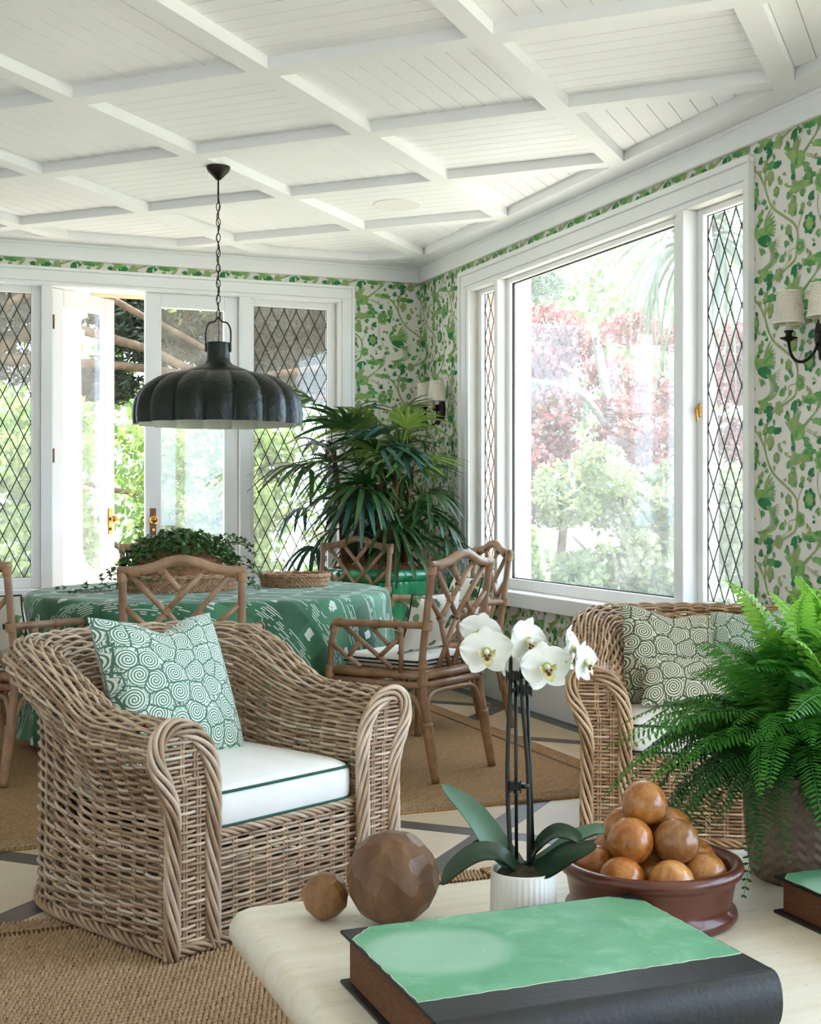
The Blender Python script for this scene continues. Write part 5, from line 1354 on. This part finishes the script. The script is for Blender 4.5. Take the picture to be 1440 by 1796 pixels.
lb = MB(); lb.add([(0, -.004, -.004), (-.008, -.012, -.008), (-.010, -.016, -.018), (0, -.020, -.026), (.010, -.016, -.018), (.008, -.012, -.008)], [(0, 1, 2, 3), (0, 3, 4, 5)]); lb.add([(-.004, -.004, 0), (-.016, -.010, .004), (-.014, -.014, -.008), (-.005, -.008, -.010)], [(0, 1, 2, 3)]); lb.add([(.004, -.004, 0), (.016, -.010, .004), (.014, -.014, -.008), (.005, -.008, -.010)], [(3, 2, 1, 0)])
lb.sphere((0, -.012, -.012), .004, 8, 6, mi=1); lb.sphere((-.004, -.014, -.006), .0025, 8, 6, mi=1); lb.sphere((.004, -.014, -.006), .0025, 8, 6, mi=1)
lb_me = lb.mesh('lip', ['orchid_lip', 'orchid_spot'], True)
th = MB(); th.lathe([(0.0, 0), (.006, .001), (.009, .003)], 16); th_me = th.mesh('throat', 'orchid_throat', True)
def orchid_flower(loc, yaw, pitch, roll, s, side_dir):
    f = empty('flower'); f.parent = orc; f.location = loc; f.rotation_euler = (pitch, roll, yaw - math.radians(21.5)); f.scale = (s, s, s)
    for ang in (78, -78): obj('petal', pet, f, (0, -.002, 0), (0, math.radians(ang), 0))
    for ang in (0, 140, -140): obj('sepal', sep_, f, (0, .003, 0), (0, math.radians(ang), 0))
    obj('column', lip_me, f); obj('lip', lb_me, f)
    o = obj('throat', th_me, f, (0, -.0015, 0), (PI / 2, 0, 0))
    MB().tube([(0, .004, 0), (0, .02, -.006), side_dir], .0016, 6).build('pedicel', 'orchid_throat', f, smooth=True)
def at_r(px, py, dd=0.0):
    return rl((px - 917) / 2280 * 2.36, dd, (1530 - py) / 2280 * 2.36 + .109)
orchid_flower(at_r(850, 1140, -.03), .05, -.05, -.05, 1.0, (.01, .05, -.01))
orchid_flower(at_r(843, 1112, .02), -.3, .1, .2, .85, (.02, .04, -.02))
orchid_flower(at_r(923, 1125, .0), .75, .05, .3, .98, (-.02, .04, -.01))
orchid_flower(at_r(953, 1166, -.035), .25, -.1, -.12, 1.02, (-.01, .05, .0))
orchid_flower(at_r(1003, 1140, .015), 1.25, .0, .2, .98, (-.02, .03, .0))
orchid_flower(at_r(1022, 1160, -.02), 1.0, .0, .1, .86, (-.03, .03, .0))
orchid_flower(at_r(900, 1165, .03), 2.6, .0, .1, .7, (-.0, .02, .0))

# ------------------------------------------------------------------ fern
FC = (1.775, 2.225)
fern = empty('potted_fern', (FC[0], FC[1], TT), 0, 'lush green fern in a taupe woven planter at the right', 'plant')
MB().lathe([(0.0, 0.0), (0.112, 0.0), (0.122, 0.008), (0.130, 0.06), (0.136, 0.14), (0.138, 0.225), (0.134, 0.235), (0.126, 0.23), (0.122, 0.20), (0.0, 0.20)], 96).build('planter', 'planter_weave', fern, smooth=True)
MB().lathe([(0.124, 0.205), (0.08, 0.222), (0.0, 0.23)], 24).build('soil', 'soil', fern)
def frond_mesh(L, rise, drop, m, seed, np_=34, wmax=.034):
    r = random.Random(seed); b = MB(); n = 16
    ts = np.linspace(0, 1, n); P = np.stack([L * (ts - .10 * ts ** 3), .02 * L * np.sin(3 * ts + seed), rise * ts * (1.6 - ts) - drop * ts ** 2.6], 1)
    b.tube(P, np.linspace(.0018, .0006, n), 4)
    tt = np.linspace(.10, .995, np_)
    for t_ in tt:
        p = np.array([np.interp(t_, ts, P[:, k]) for k in range(3)]); p2 = np.array([np.interp(min(1, t_ + .02), ts, P[:, k]) for k in range(3)]); p1 = np.array([np.interp(t_ - .02, ts, P[:, k]) for k in range(3)]); T = p2 - p1; T /= np.linalg.norm(T)
        S = np.cross(T, (0, 0, 1.0)); S /= np.linalg.norm(S); U = np.cross(S, T)
        l = wmax * (math.sin(PI * (.12 + .86 * t_)) ** .75) * r.uniform(.85, 1.12); w = L / np_ * .46
        for sg in (-1, 1):
            d = S * sg * .96 + T * .26 + U * r.uniform(-.25, .12); d /= np.linalg.norm(d); dn = U * (-.22 * l)
            b.add([p, p + d * l * .35 + T * w, p + d * l * .8 + T * w * .7 + dn * .6, p + d * l + dn, p + d * l * .75 - T * w * .5 + dn * .6, p + d * l * .3 - T * w * .7], [(0, 1, 2, 5), (5, 2, 3, 4)])
    return b.mesh('frond', m, False)
FM = [frond_mesh(.36, .20, .17, 'fern_leaf', 1, 40, .052), frond_mesh(.40, .15, .28, 'fern_leaf', 2, 44, .050), frond_mesh(.33, .24, .05, 'fern_leaf', 3, 38, .052), frond_mesh(.38, .12, .32, 'fern_leaf_dark', 4, 42, .05), frond_mesh(.34, .17, .16, 'fern_leaf_dark', 5, 38, .052), frond_mesh(.26, .20, .03, 'fern_leaf_new', 6, 26, .028)]
for i in range(330):
    if len(fern.children) > 276: break
    lay = rng.random(); az = i * 2.39996 + rng.uniform(-.3, .3); q = .08 * math.sqrt(rng.random())
    if lay < .36: el = rng.uniform(-1.4, -.6); me = rng.choice([FM[2], FM[0], FM[2]]); s = rng.uniform(.8, 1.05)
    elif lay < .66: el = rng.uniform(-.7, -.2); me = rng.choice([FM[0], FM[1], FM[4]]); s = rng.uniform(.72, .92)
    else: el = rng.uniform(-.35, .12); me = rng.choice([FM[1], FM[3], FM[4], FM[3]]); s = rng.uniform(.62, .84)
    ro = (rng.uniform(-.5, .5), el, az)
    mtx = Matrix.LocRotScale(Vector((q * math.cos(az), q * math.sin(az), .222)), Euler(ro), Vector((s, s, s)))
    if min((mtx @ v.co).z for v in list(me.vertices)[::7]) < .03: continue
    obj('frond', me, fern, mtx.translation, ro, [s] * 3)
for i in range(22):
    az = rng.uniform(0, 2 * PI); obj('frond', FM[5], fern, (.08 * math.cos(az), .08 * math.sin(az), .23), (rng.uniform(-.5, .5), rng.uniform(-1.45, -.9), az), [rng.uniform(1.2, 1.6)] * 3)
# ------------------------------------------------------------------ pendant lamp
LX, LY = 1.452, 6.245; LZ = 1.581
lamp = empty('pendant_lamp', (LX, LY, 0), 0, 'dark green hammered metal pendant lamp with pumpkin ribs over the table', 'lamp')
def lobe(a, r, z):
    k = min(1.0, max(0.0, (r - .10) / .10)); return 1 - 0.10 * k * (1 - abs(math.sin(8 * a + .2)) ** .6)
po = [(.410, 0), (.413, .03), (.412, .07), (.404, .115), (.385, .155), (.352, .192), (.305, .222), (.25, .243), (.205, .25), (.172, .246), (.162, .240)]
pi_ = [(r - .007, z - .006 if i else z) for i, (r, z) in enumerate(po)]
b = MB(); b.lathe([(r, LZ + z) for r, z in po], 288, rf=lobe); b.build('shade', 'hammered_green', lamp, smooth=True)
b = MB(); b.lathe([(r, LZ + z) for r, z in pi_[::-1]], 288, rf=lobe); b.build('shade_lining', 'pendant_inside', lamp, smooth=True)
MB().lathe([(.170, LZ + .238), (.168, LZ + .252), (.14, LZ + .268), (.10, LZ + .282), (.070, LZ + .295), (.058, LZ + .31), (.056, LZ + .33), (.055, LZ + .395), (.058, LZ + .400), (.0, LZ + .402)], 48).build('neck', 'hammered_green', lamp, smooth=True, autosmooth=60)
hb = [(-.052, 0, LZ + .372), (-.060, 0, LZ + .40), (-.060, 0, LZ + .46), (-.045, 0, LZ + .495), (-.02, 0, LZ + .503), (-.008, 0, LZ + .515), (0, 0, LZ + .525), (.008, 0, LZ + .515), (.02, 0, LZ + .503), (.045, 0, LZ + .495), (.060, 0, LZ + .46), (.060, 0, LZ + .40), (.052, 0, LZ + .372)]
o = MB().tube(spline(hb, 4), .0042, 8).build('bail', 'hammered_green', lamp, smooth=True); o.rotation_euler = (0, 0, math.radians(-21.5))
for sx in (-1, 1):
    o = MB().bevbox(-.008, .008, -.012, .012, -.03, .015, b=.003).build('bail_lug', 'hammered_green', lamp); o.location = (sx * .056 * math.cos(math.radians(21.5)), -sx * .056 * math.sin(math.radians(21.5)), LZ + .385); o.rotation_euler = (0, 0, math.radians(-21.5))
MB().lathe([(.0, 2.775), (.012, 2.776), (.03, 2.795), (.05, 2.815), (.058, 2.832), (.058, ZC)], 36).build('canopy', 'chain_iron', lamp, smooth=True)
MB().tube([(0, 0, 2.70), (0, 0, 2.78)], .0045, 8).build('drop_rod', 'chain_iron', lamp)
z0, z1 = LZ + .52, 2.70; nl = 16; pit = (z1 - z0) / nl; hl = pit / 2 + .006
lk = MB().tube([(.0095 * math.cos(a), 0, (hl - .004) * math.sin(a) * (1 if True else 1)) for a in np.linspace(0, 2 * PI, 21)[:-1]], .0024, 6, closed=True).mesh('chain_link', 'chain_iron', True)
for i in range(nl): obj('chain_link', lk, lamp, (0, 0, z0 + pit * (i + .5)), (0, 0, math.radians(-21.5) + (PI / 2 if i % 2 else 0.15)))
MB().tube(spline([(0.0, 0, 2.70)] + [(.007 * (1 if i % 2 else -1), .003, 2.70 - i * (2.70 - LZ - .5) / 12) for i in range(1, 12)] + [(0, 0, LZ + .5), (.004, 0, LZ + .45), (0, 0, LZ + .40)], 4), .0022, 6).build('flex_cord', 'clip_black', lamp, smooth=True)

# ------------------------------------------------------------------ wall sconces
def sconce(y, z, label):
    root = empty('wall_sconce', (XR, y, z), 0, label, 'wall lamp', 'twin-arm wall sconces')
    MB().lathe([(.0, .022), (.025, .021), (.040, .014), (.047, .006), (.048, .001)], 28, rf=lambda a, r, z_: 1.0).build('back_plate', 'iron', root, smooth=True)
    p = root.children[-1]; p.rotation_euler = (0, -PI / 2, 0); p.scale = (1.6, 1, 1); p.location = (-.001, 0, .01)
    for s in (-1, 1):
        cy = s * .105; cx = -.088
        MB().tube(bez((-.02, s * .01, -.02), (-.045, s * .02, -.115), (cx, cy * .95, -.125), (cx, cy, -.005), 18), .0062, 8).build('arm', 'iron', root, smooth=True)
        MB().lathe([(.004, -.012), (.012, -.006), (.034, .004), (.036, .008), (.014, .012), (.012, .024), (.019, .032), (.018, .036), (.0, .034)], 24, c=(cx, cy, 0)).build('drip_pan', 'iron', root, smooth=True)
        MB().lathe([(.0135, .03), (.0135, .125), (.0, .125)], 16, c=(cx, cy, 0)).build('candle_sleeve', 'candle_sleeve', root, smooth=True)
        sh = empty('lamp_shade'); sh.parent = root; sh.location = (cx, cy, .066)
        MB().lathe([(.0605, 0), (.044, .125)], 36).build('lining', 'candle_sleeve', sh, smooth=True)
        kn = MB(); nr, nc = 15, 34
        for j in range(nr):
            t_ = j / (nr - 1); r_ = .0615 - .0165 * t_; zz = .125 * t_
            for i in range(nc):
                a = 2 * PI * i / nc; tl = .5 if i % 2 else -.5; c_ = np.array([r_ * math.cos(a), r_ * math.sin(a), zz]); o_ = np.array([math.cos(a), math.sin(a), 0]); e = np.array([-math.sin(a), math.cos(a), 0]); up = np.array([0, 0, 1.0])
                u = e * math.cos(tl) + up * math.sin(tl); v = -e * math.sin(tl) + up * math.cos(tl)
                kn.add([c_ + u * .0056, c_ + v * .0030, c_ - u * .0056, c_ - v * .0030, c_ + o_ * .0035], [(0, 1, 4), (1, 2, 4), (2, 3, 4), (3, 0, 4)])
        for z_, r_ in ((0, .0625), (.125, .046)): kn.tube([(r_ * math.cos(a), r_ * math.sin(a), z_) for a in np.linspace(0, 2 * PI, 37)[:-1]], .0032, 6, closed=True)
        o = kn.build('woven_cover', 'shade_string', sh); o['kind'] = 'stuff'
sconce(4.19, 1.855, 'twin-shade iron wall sconce at the right edge of the picture')
sconce(8.06, 1.815, 'twin-shade iron wall sconce in the corner above the palm')
sp = MB(); sp.lathe([(.0, 2.884), (.125, 2.884), (.135, 2.882), (.14, 2.886), (.14, 2.8885)], 48); o = sp.build('ceiling_speaker', 'ceiling_disc', None, smooth=True, loc=(2.626, 6.869, 0)); tag(o, 'flat round white speaker set in a ceiling coffer', 'speaker')
# ------------------------------------------------------------------ garden
tag(MB().box(-40, 60, -30, 70, -0.35, -0.25).build('ground', 'garden_ground'), 'garden ground beyond the windows', 'ground', kind='structure')
tag(MB().box(XL - 1.5, 4.9, YB + 0.2, YB + 2.2, -0.25, -0.02).build('terrace', 'terrace_stone'), 'pale stone terrace outside the garden doors', 'terrace', kind='structure')
tag(MB().box(XR + 0.1, XR + 2.2, 0.0, YB + 0.2, -0.25, -0.05).build('path', 'terrace_stone'), 'pale stone path outside the picture window', 'path', kind='structure')
tag(MB().box(XL - 0.6, XR + 0.9, YF - 0.6, YB + 1.45, 3.05, 3.2).build('roof', 'terracotta_wall'), 'roof slab with terracotta eaves over the room', 'roof', kind='structure')
b = MB(); b.box(XL, 4.3, YB + 1.12, YB + 1.32, 2.72, 3.05); tag(b.build('eave_beam', 'terracotta_wall'), 'terracotta beam carried by the white column', 'beam', kind='structure')
col = empty('veranda_column', (1.16, YB + 1.2, -0.02), 0, 'white round veranda column seen through the open door', 'column')
MB().lathe([(0.085, 0.86), (0.084, 1.3), (0.078, 1.9), (0.070, 2.42)], 28).build('shaft', 'white_paint', col, smooth=True)
MB().bevbox(-0.19, 0.19, -0.19, 0.19, 0.0, 0.72, b=0.01).build('pedestal', 'white_paint', col)
MB().lathe([(0.13, 0.72), (0.135, 0.75), (0.12, 0.78), (0.095, 0.80), (0.105, 0.83), (0.085, 0.86)], 28).build('base_moulding', 'white_paint', col, smooth=True)
MB().lathe([(0.070, 2.42), (0.10, 2.44), (0.10, 2.47), (0.075, 2.48), (0.075, 2.55), (0.12, 2.57), (0.12, 2.61), (0.09, 2.63), (0.14, 2.70), (0.14, 2.74)], 28).build('capital', 'white_paint', col, smooth=True)
b = MB(); b.box(XR + 0.1, 4.40, 9.05, 9.3, -0.05, 3.05); tag(b.build('garden_wall', 'terracotta_wall'), 'terracotta wall beyond the narrow casement', 'wall', kind='structure')
b = MB(); b.bevbox(4.405, 4.56, 9.02, 9.33, -0.05, 3.05, b=0.01); tag(b.build('corner_post', 'white_paint'), 'white post outside the picture window, at its left edge', 'post')

def leaves(n, blobs, size, aspect=0.6, seed=0, droop=0.0):
    r = np.random.default_rng(seed)
    w = np.array([q[3] * q[4] * q[5] for q in blobs]) ** 0.66; w /= w.sum()
    idx = r.choice(len(blobs), n, p=w); B = np.array(blobs)[idx]
    d = r.normal(size=(n, 3)); d /= np.linalg.norm(d, axis=1)[:, None]
    rad = r.uniform(0.25, 1.0, n) ** 0.6
    C = B[:, :3] + d * rad[:, None] * B[:, 3:6]
    u = r.normal(size=(n, 3)); u[:, 2] -= droop; u /= np.linalg.norm(u, axis=1)[:, None]
    v = np.cross(u, r.normal(size=(n, 3))); v /= np.linalg.norm(v, axis=1)[:, None]
    s = size * r.uniform(0.6, 1.4, n)[:, None]
    P = np.stack([C - u * s, C + v * s * aspect, C + u * s, C - v * s * aspect], 1).reshape(-1, 3)
    F = np.arange(4 * n).reshape(n, 4)
    return P, F
def crown(root, n, blobs, size, m, seed, aspect=0.6, droop=0.0, name='crown'):
    P, F = leaves(n, blobs, size, aspect, seed, droop)
    o = obj(name, fast_mesh(name, P, F, m), root); o['kind'] = 'stuff'; return o
def limb(root, pts, r0, r1, m='bark', name='branch'):
    P = spline(pts, 6); MB().tube(P, np.linspace(r0, r1, len(P)), 8).build(name, m, root, smooth=True)
def rb(cx, cy, cz, sx, sy, sz, k, r, seed):
    q = random.Random(seed)
    return [(cx + q.uniform(-sx, sx), cy + q.uniform(-sy, sy), cz + q.uniform(-sz, sz), r * q.uniform(.6, 1.3), r * q.uniform(.6, 1.3), r * q.uniform(.45, .9)) for _ in range(k)]
def tree(name, label, loc, group=None): return empty(name, loc, 0, label, 'tree', group)
# back garden
tr = tree('conifer_tree', 'big dark conifer with long brown limbs beyond the garden doors', (0.2, 16.4, -0.25))
limb(tr, [(0, 0, 0), (-0.1, 0, 2), (-0.2, 0.1, 4.5), (-0.2, 0.1, 7)], 0.35, 0.2, name='trunk')
limb(tr, [(-0.1, 0, 2.3), (1.2, -0.6, 3.45), (2.4, -1.0, 3.3), (3.4, -1.2, 2.95), (5.2, -1.4, 3.2)], 0.075, 0.03)
limb(tr, [(-0.1, 0, 2.9), (1.4, -0.9, 3.95), (2.6, -1.2, 3.55), (3.5, -1.2, 3.1)], 0.06, 0.025)
limb(tr, [(-0.1, 0, 3.3), (1.0, -0.4, 3.15), (2.6, -0.8, 3.05), (4.6, -1.0, 2.75), (6.2, -1.0, 2.9)], 0.07, 0.03)
limb(tr, [(-0.1, 0, 1.1), (0.7, -1.2, 1.75), (1.6, -1.8, 1.2), (2.2, -2.0, 0.9)], 0.07, 0.03)
limb(tr, [(-0.1, 0, 1.9), (0.8, -0.8, 2.25), (1.7, -1.4, 1.7), (2.6, -1.8, 1.5)], 0.06, 0.025)
limb(tr, [(0, 0, 3.6), (1.6, -0.6, 4.3), (3.2, -0.8, 4.2), (5.5, -0.8, 4.0)], 0.05, 0.02)
crown(tr, 120000, rb(2.8, 0.3, 4.3, 3.6, 1.0, 1.45, 110, 0.5, 3), 0.06, 'needle', 5, 0.25, name='needles')
k = 0
for (x, y, z, sx, sz, n, m, lab) in ((1.0, 12.3, 1.0, 0.55, 0.9, 11000, 'leaf_green', 'leafy yellow-green shrub behind the left leaded window'), (2.85, 12.5, 0.9, 0.62, 0.8, 12000, 'leaf_green', 'leafy bright green shrub behind the garden doors'),
                                  (4.8, 12.5, 0.7, 0.62, 0.7, 11000, 'leaf_pale', 'pale sunlit shrub behind the right leaded window')):
    tr = empty('garden_shrub', (x, y, -0.25), 0, lab, 'shrub', 'shrubs beyond the terrace')
    for q in range(5):
        a = q * 1.3; limb(tr, [(0, 0, 0), (0.3 * math.cos(a), 0.2 * math.sin(a), z * 0.7), (sx * 0.7 * math.cos(a), 0.5 * math.sin(a), z * 1.5)], 0.03, 0.01, name='stem')
    crown(tr, n, rb(0, 0, z + 0.35, sx, 0.5, sz * 1.25, 40, 0.36, 20 + k), 0.042, m, 30 + k, 0.62); k += 1
# right garden
tr = tree('maple_tree', 'pinkish red maple in the garden outside the picture window', (8.05, 13.7, -0.25))
limb(tr, [(0.6, 0.5, 0), (0.3, 0.2, 1.2), (0, 0, 2.2), (-0.3, 0, 3.6)], 0.14, 0.05, 'bark_grey', 'trunk')
limb(tr, [(0.5, -0.6, 0.1), (0.0, -1.0, 0.75), (-0.7, -1.3, 1.35), (-1.5, -1.5, 1.75)], 0.055, 0.02, 'bark_grey')
limb(tr, [(-0.2, -1.2, 0.0), (-0.7, -1.4, 0.5), (-1.4, -1.5, 1.1)], 0.03, 0.012, 'bark_grey')
limb(tr, [(0, 0, 2.2), (-0.8, -0.6, 2.7), (-1.7, -1.0, 2.8)], 0.05, 0.02, 'bark_grey')
limb(tr, [(0.1, 0, 1.6), (0.7, -0.5, 2.2), (1.2, -0.6, 2.4)], 0.05, 0.02, 'bark_grey')
crown(tr, 26000, rb(0.0, 0, 2.5, 2.2, 0.8, 1.1, 60, 0.36, 4), 0.045, 'leaf_red', 8, 0.55)
tr = empty('flowering_shrub', (7.3, 11.5, -0.25), 0, 'pale yellow-green shrub below the red maple', 'shrub')
crown(tr, 26000, rb(0, 0, 0.95, 1.25, 0.5, 0.9, 46, 0.34, 6), 0.038, 'leaf_pale', 9, 0.6)
limb(tr, [(0, 0, 0), (0.2, 0, 0.8), (-0.5, 0, 1.6)], 0.03, 0.01, name='stem')
tr = tree('grey_conifer', 'grey-green conifer left of the red maple', (8.3, 17.2, -0.25))
limb(tr, [(0, 0, 0), (0, 0, 2), (0, 0, 4.2)], 0.12, 0.05, 'bark_grey', 'trunk')
crown(tr, 30000, rb(0, 0, 3.2, 1.0, 0.5, 1.8, 44, 0.4, 7), 0.05, 'leaf_grey', 10, 0.25, name='needles')
tr = empty('conical_topiary', (5.35, 10.6, -0.25), 0, 'small conical evergreen low in the picture window', 'shrub')
crown(tr, 5000, [(0, 0, 0.15 + 0.1 * i, 0.30 * (1 - i / 12), 0.30 * (1 - i / 12), 0.12) for i in range(11)], 0.03, 'leaf_green', 12, 0.5)
MB().tube([(0, 0, 0), (0, 0, 0.5)], 0.03, 8).build('trunk', 'bark', tr)
tr = tree('strap_leaf_palm', 'palm with long drooping strap leaves at the top of the picture window', (5.95, 8.8, -0.25))
limb(tr, [(0, 0, 0), (0.05, 0, 1.5), (0, 0, 3.5)], 0.12, 0.09, 'bark_grey', 'trunk')
sm = MB()
for i in range(11):
    t_ = i / 10; w_ = 0.026 * (1 - t_) ** 0.6 + 0.001
    x_ = 1.15 * t_ - 0.25 * t_ ** 3; z_ = 0.42 * t_ - 1.35 * t_ ** 2.3
    sm.v += [(x_, -w_, z_), (x_, 0, z_ - 0.3 * w_), (x_, w_, z_)]; sm.att += [0, 0, 0]; sm.n += 3
for i in range(10): sm.f += [(3 * i, 3 * i + 1, 3 * i + 4, 3 * i + 3), (3 * i + 1, 3 * i + 2, 3 * i + 5, 3 * i + 4)]; sm.mi += [0, 0]
strap = sm.mesh('strap_leaf', 'strap_green', True)
for i in range(90):
    obj('strap_leaf', strap, tr, (0, 0, 3.55), (rng.uniform(-.3, .3), rng.uniform(-0.7, 0.5), rng.uniform(0, 2 * PI)), [rng.uniform(0.7, 1.15)] * 3)

# tall hedges closing the garden
for (x, y, sx, n, m, lab, seed) in ((3.0, 20.5, 3.6, 9000, 'leaf_green', 'tall green hedge far behind the garden doors', 41), (13.5, 19.5, 4.5, 9000, 'leaf_pale', 'tall pale hedge far behind the red maple', 42)):
    tr = empty('garden_hedge', (x, y, -0.25), 0, lab, 'hedge')
    crown(tr, n, rb(0, 0, 3.0, sx, 0.8, 3.0, 130, 0.7, seed), 0.085, m, seed, 0.6)
    for q in range(4): limb(tr, [(-sx * .7 + q * sx * .45, 0, 0), (-sx * .65 + q * sx * .45, .1, 2.0), (-sx * .7 + q * sx * .45, 0, 4.0)], .09, .04, name='trunk')
